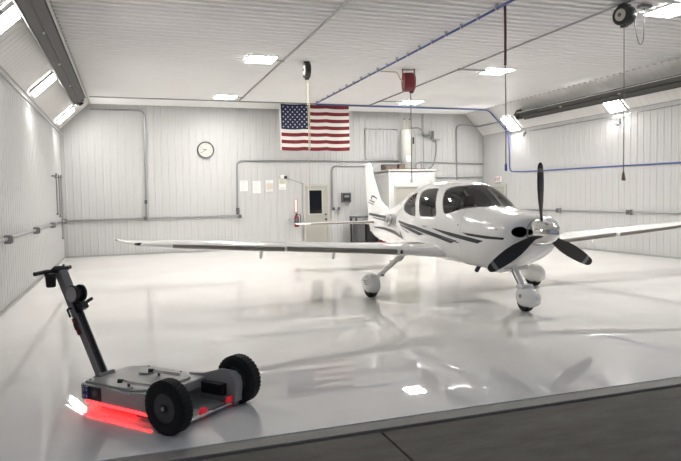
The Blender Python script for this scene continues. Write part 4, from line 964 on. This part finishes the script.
b = MB(); b.box((-.26,-.02,.028),(.26,.34,.045),bevel=.004).box((-.26,.30,.03),(.26,.34,.14),bevel=.004); b.build('cradle_plate', TD, T)
b = MB(); b.tube([(-.26,-.035,.045),(.26,-.035,.045)],.012,10); b.build('cradle_rod', M['chrome'], T, smooth=True)
for x_ in (-.06,.26):
    b = MB(); b.lathe([(.0,-.02),(.034,-.018),(.04,0),(.034,.018),(0,.02)],(x_,-.02,.062),(0,1,0),18); b.build('red_glint', M['redglint'], T, smooth=True)  # added glowing discs in place of red reflections from the strip
b = MB(); b.box((-.325,.28,.052),(-.30,1.07,.074)); b.build('led_strip', M['led'], T)
b = MB(); b.box((.30,.45,.052),(.325,.95,.074)); b.build('led_strip', M['led'], T)
# rear castor under the chassis
b = MB(); b.lathe([(.018,-.02),(.042,-.02),(.046,0),(.042,.02),(.018,.02)],(-.0,1.0,.046),(1,0,0),24); cs = b.build('castor', M['rubber'], T, smooth=True)
b = MB(); b.box((-.03,.975,.04),(-.022,1.025,.085)).box((.022,.975,.04),(.03,1.025,.085)).box((-.03,.97,.07),(.03,1.03,.085)); b.build('castor_fork', TD, cs)
# sockets on the near side
b = MB(); b.box((-.337,.86,.092),(-.328,1.085,.205),bevel=.003); pn = b.build('socket_panel', M['black'], T)
for z0,z1 in ((.098,.148),(.152,.200)):
    b = MB(); b.box((-.352,1.0,z0),(-.333,1.078,z1),bevel=.006); b.build('blue_socket', M['bluesocket'], pn)
    for y_ in (1.02,1.058): q = MB(); q.box((-.3535,y_-.009,(z0+z1)/2-.012),(-.350,y_+.009,(z0+z1)/2+.012),bevel=.002); q.build('contact', M['boxlight'], pn)
b = MB(); b.lathe([(.028,0),(.028,.012),(.018,.018),(0,.018)],(-.336,.92,.155),(-1,0,0),18); b.build('round_switch', M['boxdark'], pn, smooth=True)
# latch levers on the top
for (kx,ky,a0) in ((-.245,.62,0.0),(.095,.635,0.0)):
    b = MB(); b.tube([(kx,ky,.225),(kx,ky,.275)],.012,10); lv = b.build('latch_lever', M['boxdark'], T, smooth=True)
    b = MB(); b.tube([(kx-.03,ky+.04,.278),(kx+.02,ky-.235,.262)],.014,12); b.build('lever_bar', M['chrome'], lv, smooth=True)
    b = MB(); b.tube([(kx-.05,ky+.07,.280),(kx-.025,ky+.03,.278)],[.018,.016],12); b.build('knob', M['black'], lv, smooth=True)
b = MB(); b.lathe([(.075,0),(.075,.012),(.068,.018),(0,.018)],(.117,.80,.232),(0,0,1),32); b.build('filler_cap', M['steel'], T, smooth=True)
for (x_,y_) in ((-.27,1.07),(-.27,.55),(.27,.95),(.27,.55)):
    b = MB(); b.lathe([(.009,0),(.009,.005),(0,.007)],(x_,y_,.232),(0,0,1),10); b.build('screw', M['boxdark'], T)
# column
cb = Vector((-.095,1.13,.215)); ct = Vector((-.14,1.60,1.135)); dz = (ct-cb).normalized(); dx = Vector((1,0,0)); dy = dz.cross(dx)   # dy points to the back
CM = Matrix((dx.to_4d(), dy.to_4d(), dz.to_4d(), (0,0,0,1))).transposed(); CM[0][3],CM[1][3],CM[2][3] = cb; 
for i in range(3): CM[3][i] = 0
CM[3][3] = 1
Lc = (ct-cb).length
b = MB(); b.box((-.042,-.03,-.02),(-.032,.035,Lc),mtx=CM).box((.032,-.03,-.02),(.042,.035,Lc),mtx=CM).box((-.042,.025,-.02),(.042,.035,Lc),mtx=CM); col_ = b.build('column', TD, T)
b = MB(); b.box((-.032,-.012,0),(.032,.025,Lc-.15),mtx=CM); b.build('column_channel', M['blackmetal'], col_)
b = MB(); b.box((-.043,-.040,Lc-.20),(.043,-.029,Lc),mtx=CM,bevel=.004); b.build('column_cover', TD, col_)
b = MB(); b.box((-.085,-.07,-.035),(.085,.08,.02),mtx=CM,bevel=.008); b.build('column_base', TD, T)
b = MB(); b.lathe([(.0,-.06),(.07,-.056),(.078,-.05),(.078,-.03),(.05,-.025),(.05,.025),(.078,.03),(.078,.05),(.07,.056),(0,.06)],CM @ Vector((.02,-.065,Lc-.26)),CM.to_3x3() @ Vector((1,0,0)),32); wi = b.build('winch_drum', M['blackmetal'], T, smooth=True)
b = MB(); b.lathe([(.068,.056),(.068,.064),(.0,.068)],CM @ Vector((.02,-.065,Lc-.26)),CM.to_3x3() @ Vector((-1,0,0)),32); b.build('drum_cover', M['tug'], wi, smooth=True)
b = MB(); b.box((-.02,-.11,Lc-.42),(.06,-.03,Lc-.35),mtx=CM,bevel=.012); cl_ = b.build('clamp_block', M['blackmetal'], T)
b = MB(); b.tube([CM @ Vector((.05,-.08,Lc-.37)), CM @ Vector((.09,-.09,Lc-.35)), CM @ Vector((.125,-.095,Lc-.34))],.016,10); b.build('crank_grip', M['black'], cl_, smooth=True)
b = MB(); b.tube(bend([CM @ Vector((-.04,.0,Lc-.37)), CM @ Vector((-.085,.0,Lc-.37)), CM @ Vector((-.085,.0,Lc-.45))],.02),.010,8); b.build('cable_hook', M['blackmetal'], T, smooth=True)
b = MB(); b.box((-.060,.0,Lc-.62),(-.040,.035,Lc-.46),mtx=CM,bevel=.006); rc = b.build('red_clip', M['red'], T)
b = MB(); b.box((-.068,.005,Lc-.57),(-.056,.03,Lc-.51),mtx=CM,bevel=.004); b.build('clip_pad', M['black'], rc)
b = MB(); b.tube([ct+Vector((-.25,-.02,.0)), ct+Vector((.115,.03,.02))],.014,10); hb = b.build('handlebar', M['blackmetal'], T, smooth=True)
for x0,x1 in ((-.27,-.13),(.045,.125)):
    y0 = -.02+.05*(x0+.25)/.365; y1 = -.02+.05*(x1+.25)/.365
    b = MB(); b.tube([ct+Vector((x0,y0,.02*(x0+.25)/.365)), ct+Vector((x1,y1,.02*(x1+.25)/.365))],.019,12); b.build('grip', M['black'], hb, smooth=True)
b = MB(); b.box((-.09,-.045,Lc-.01),(.07,.045,Lc+.025),mtx=CM,bevel=.01); cn = b.build('control_console', M['blackmetal'], T)
b = MB(); b.box((-.06,-.03,Lc+.024),(.02,.02,Lc+.04),mtx=CM,bevel=.004); b.build('switch_block', M['boxdark'], cn)
b = MB(); b.tube([CM @ Vector((.045,0,Lc+.02)),CM @ Vector((.045,-.01,Lc+.055))],.010,10); b.build('throttle', M['boxdark'], cn, smooth=True)
hc = ct+Vector((-.115,-.02,-.135)); b = MB(); b.lathe([(.0,0),(.036,.0),(.042,.01),(.046,.10),(.052,.105),(.052,.125),(.042,.128),(0,.128)],hc,(0,0,1),24); b.build('horn', M['black'], T, smooth=True)

# ------------------------------------------------------------------ lights of the place
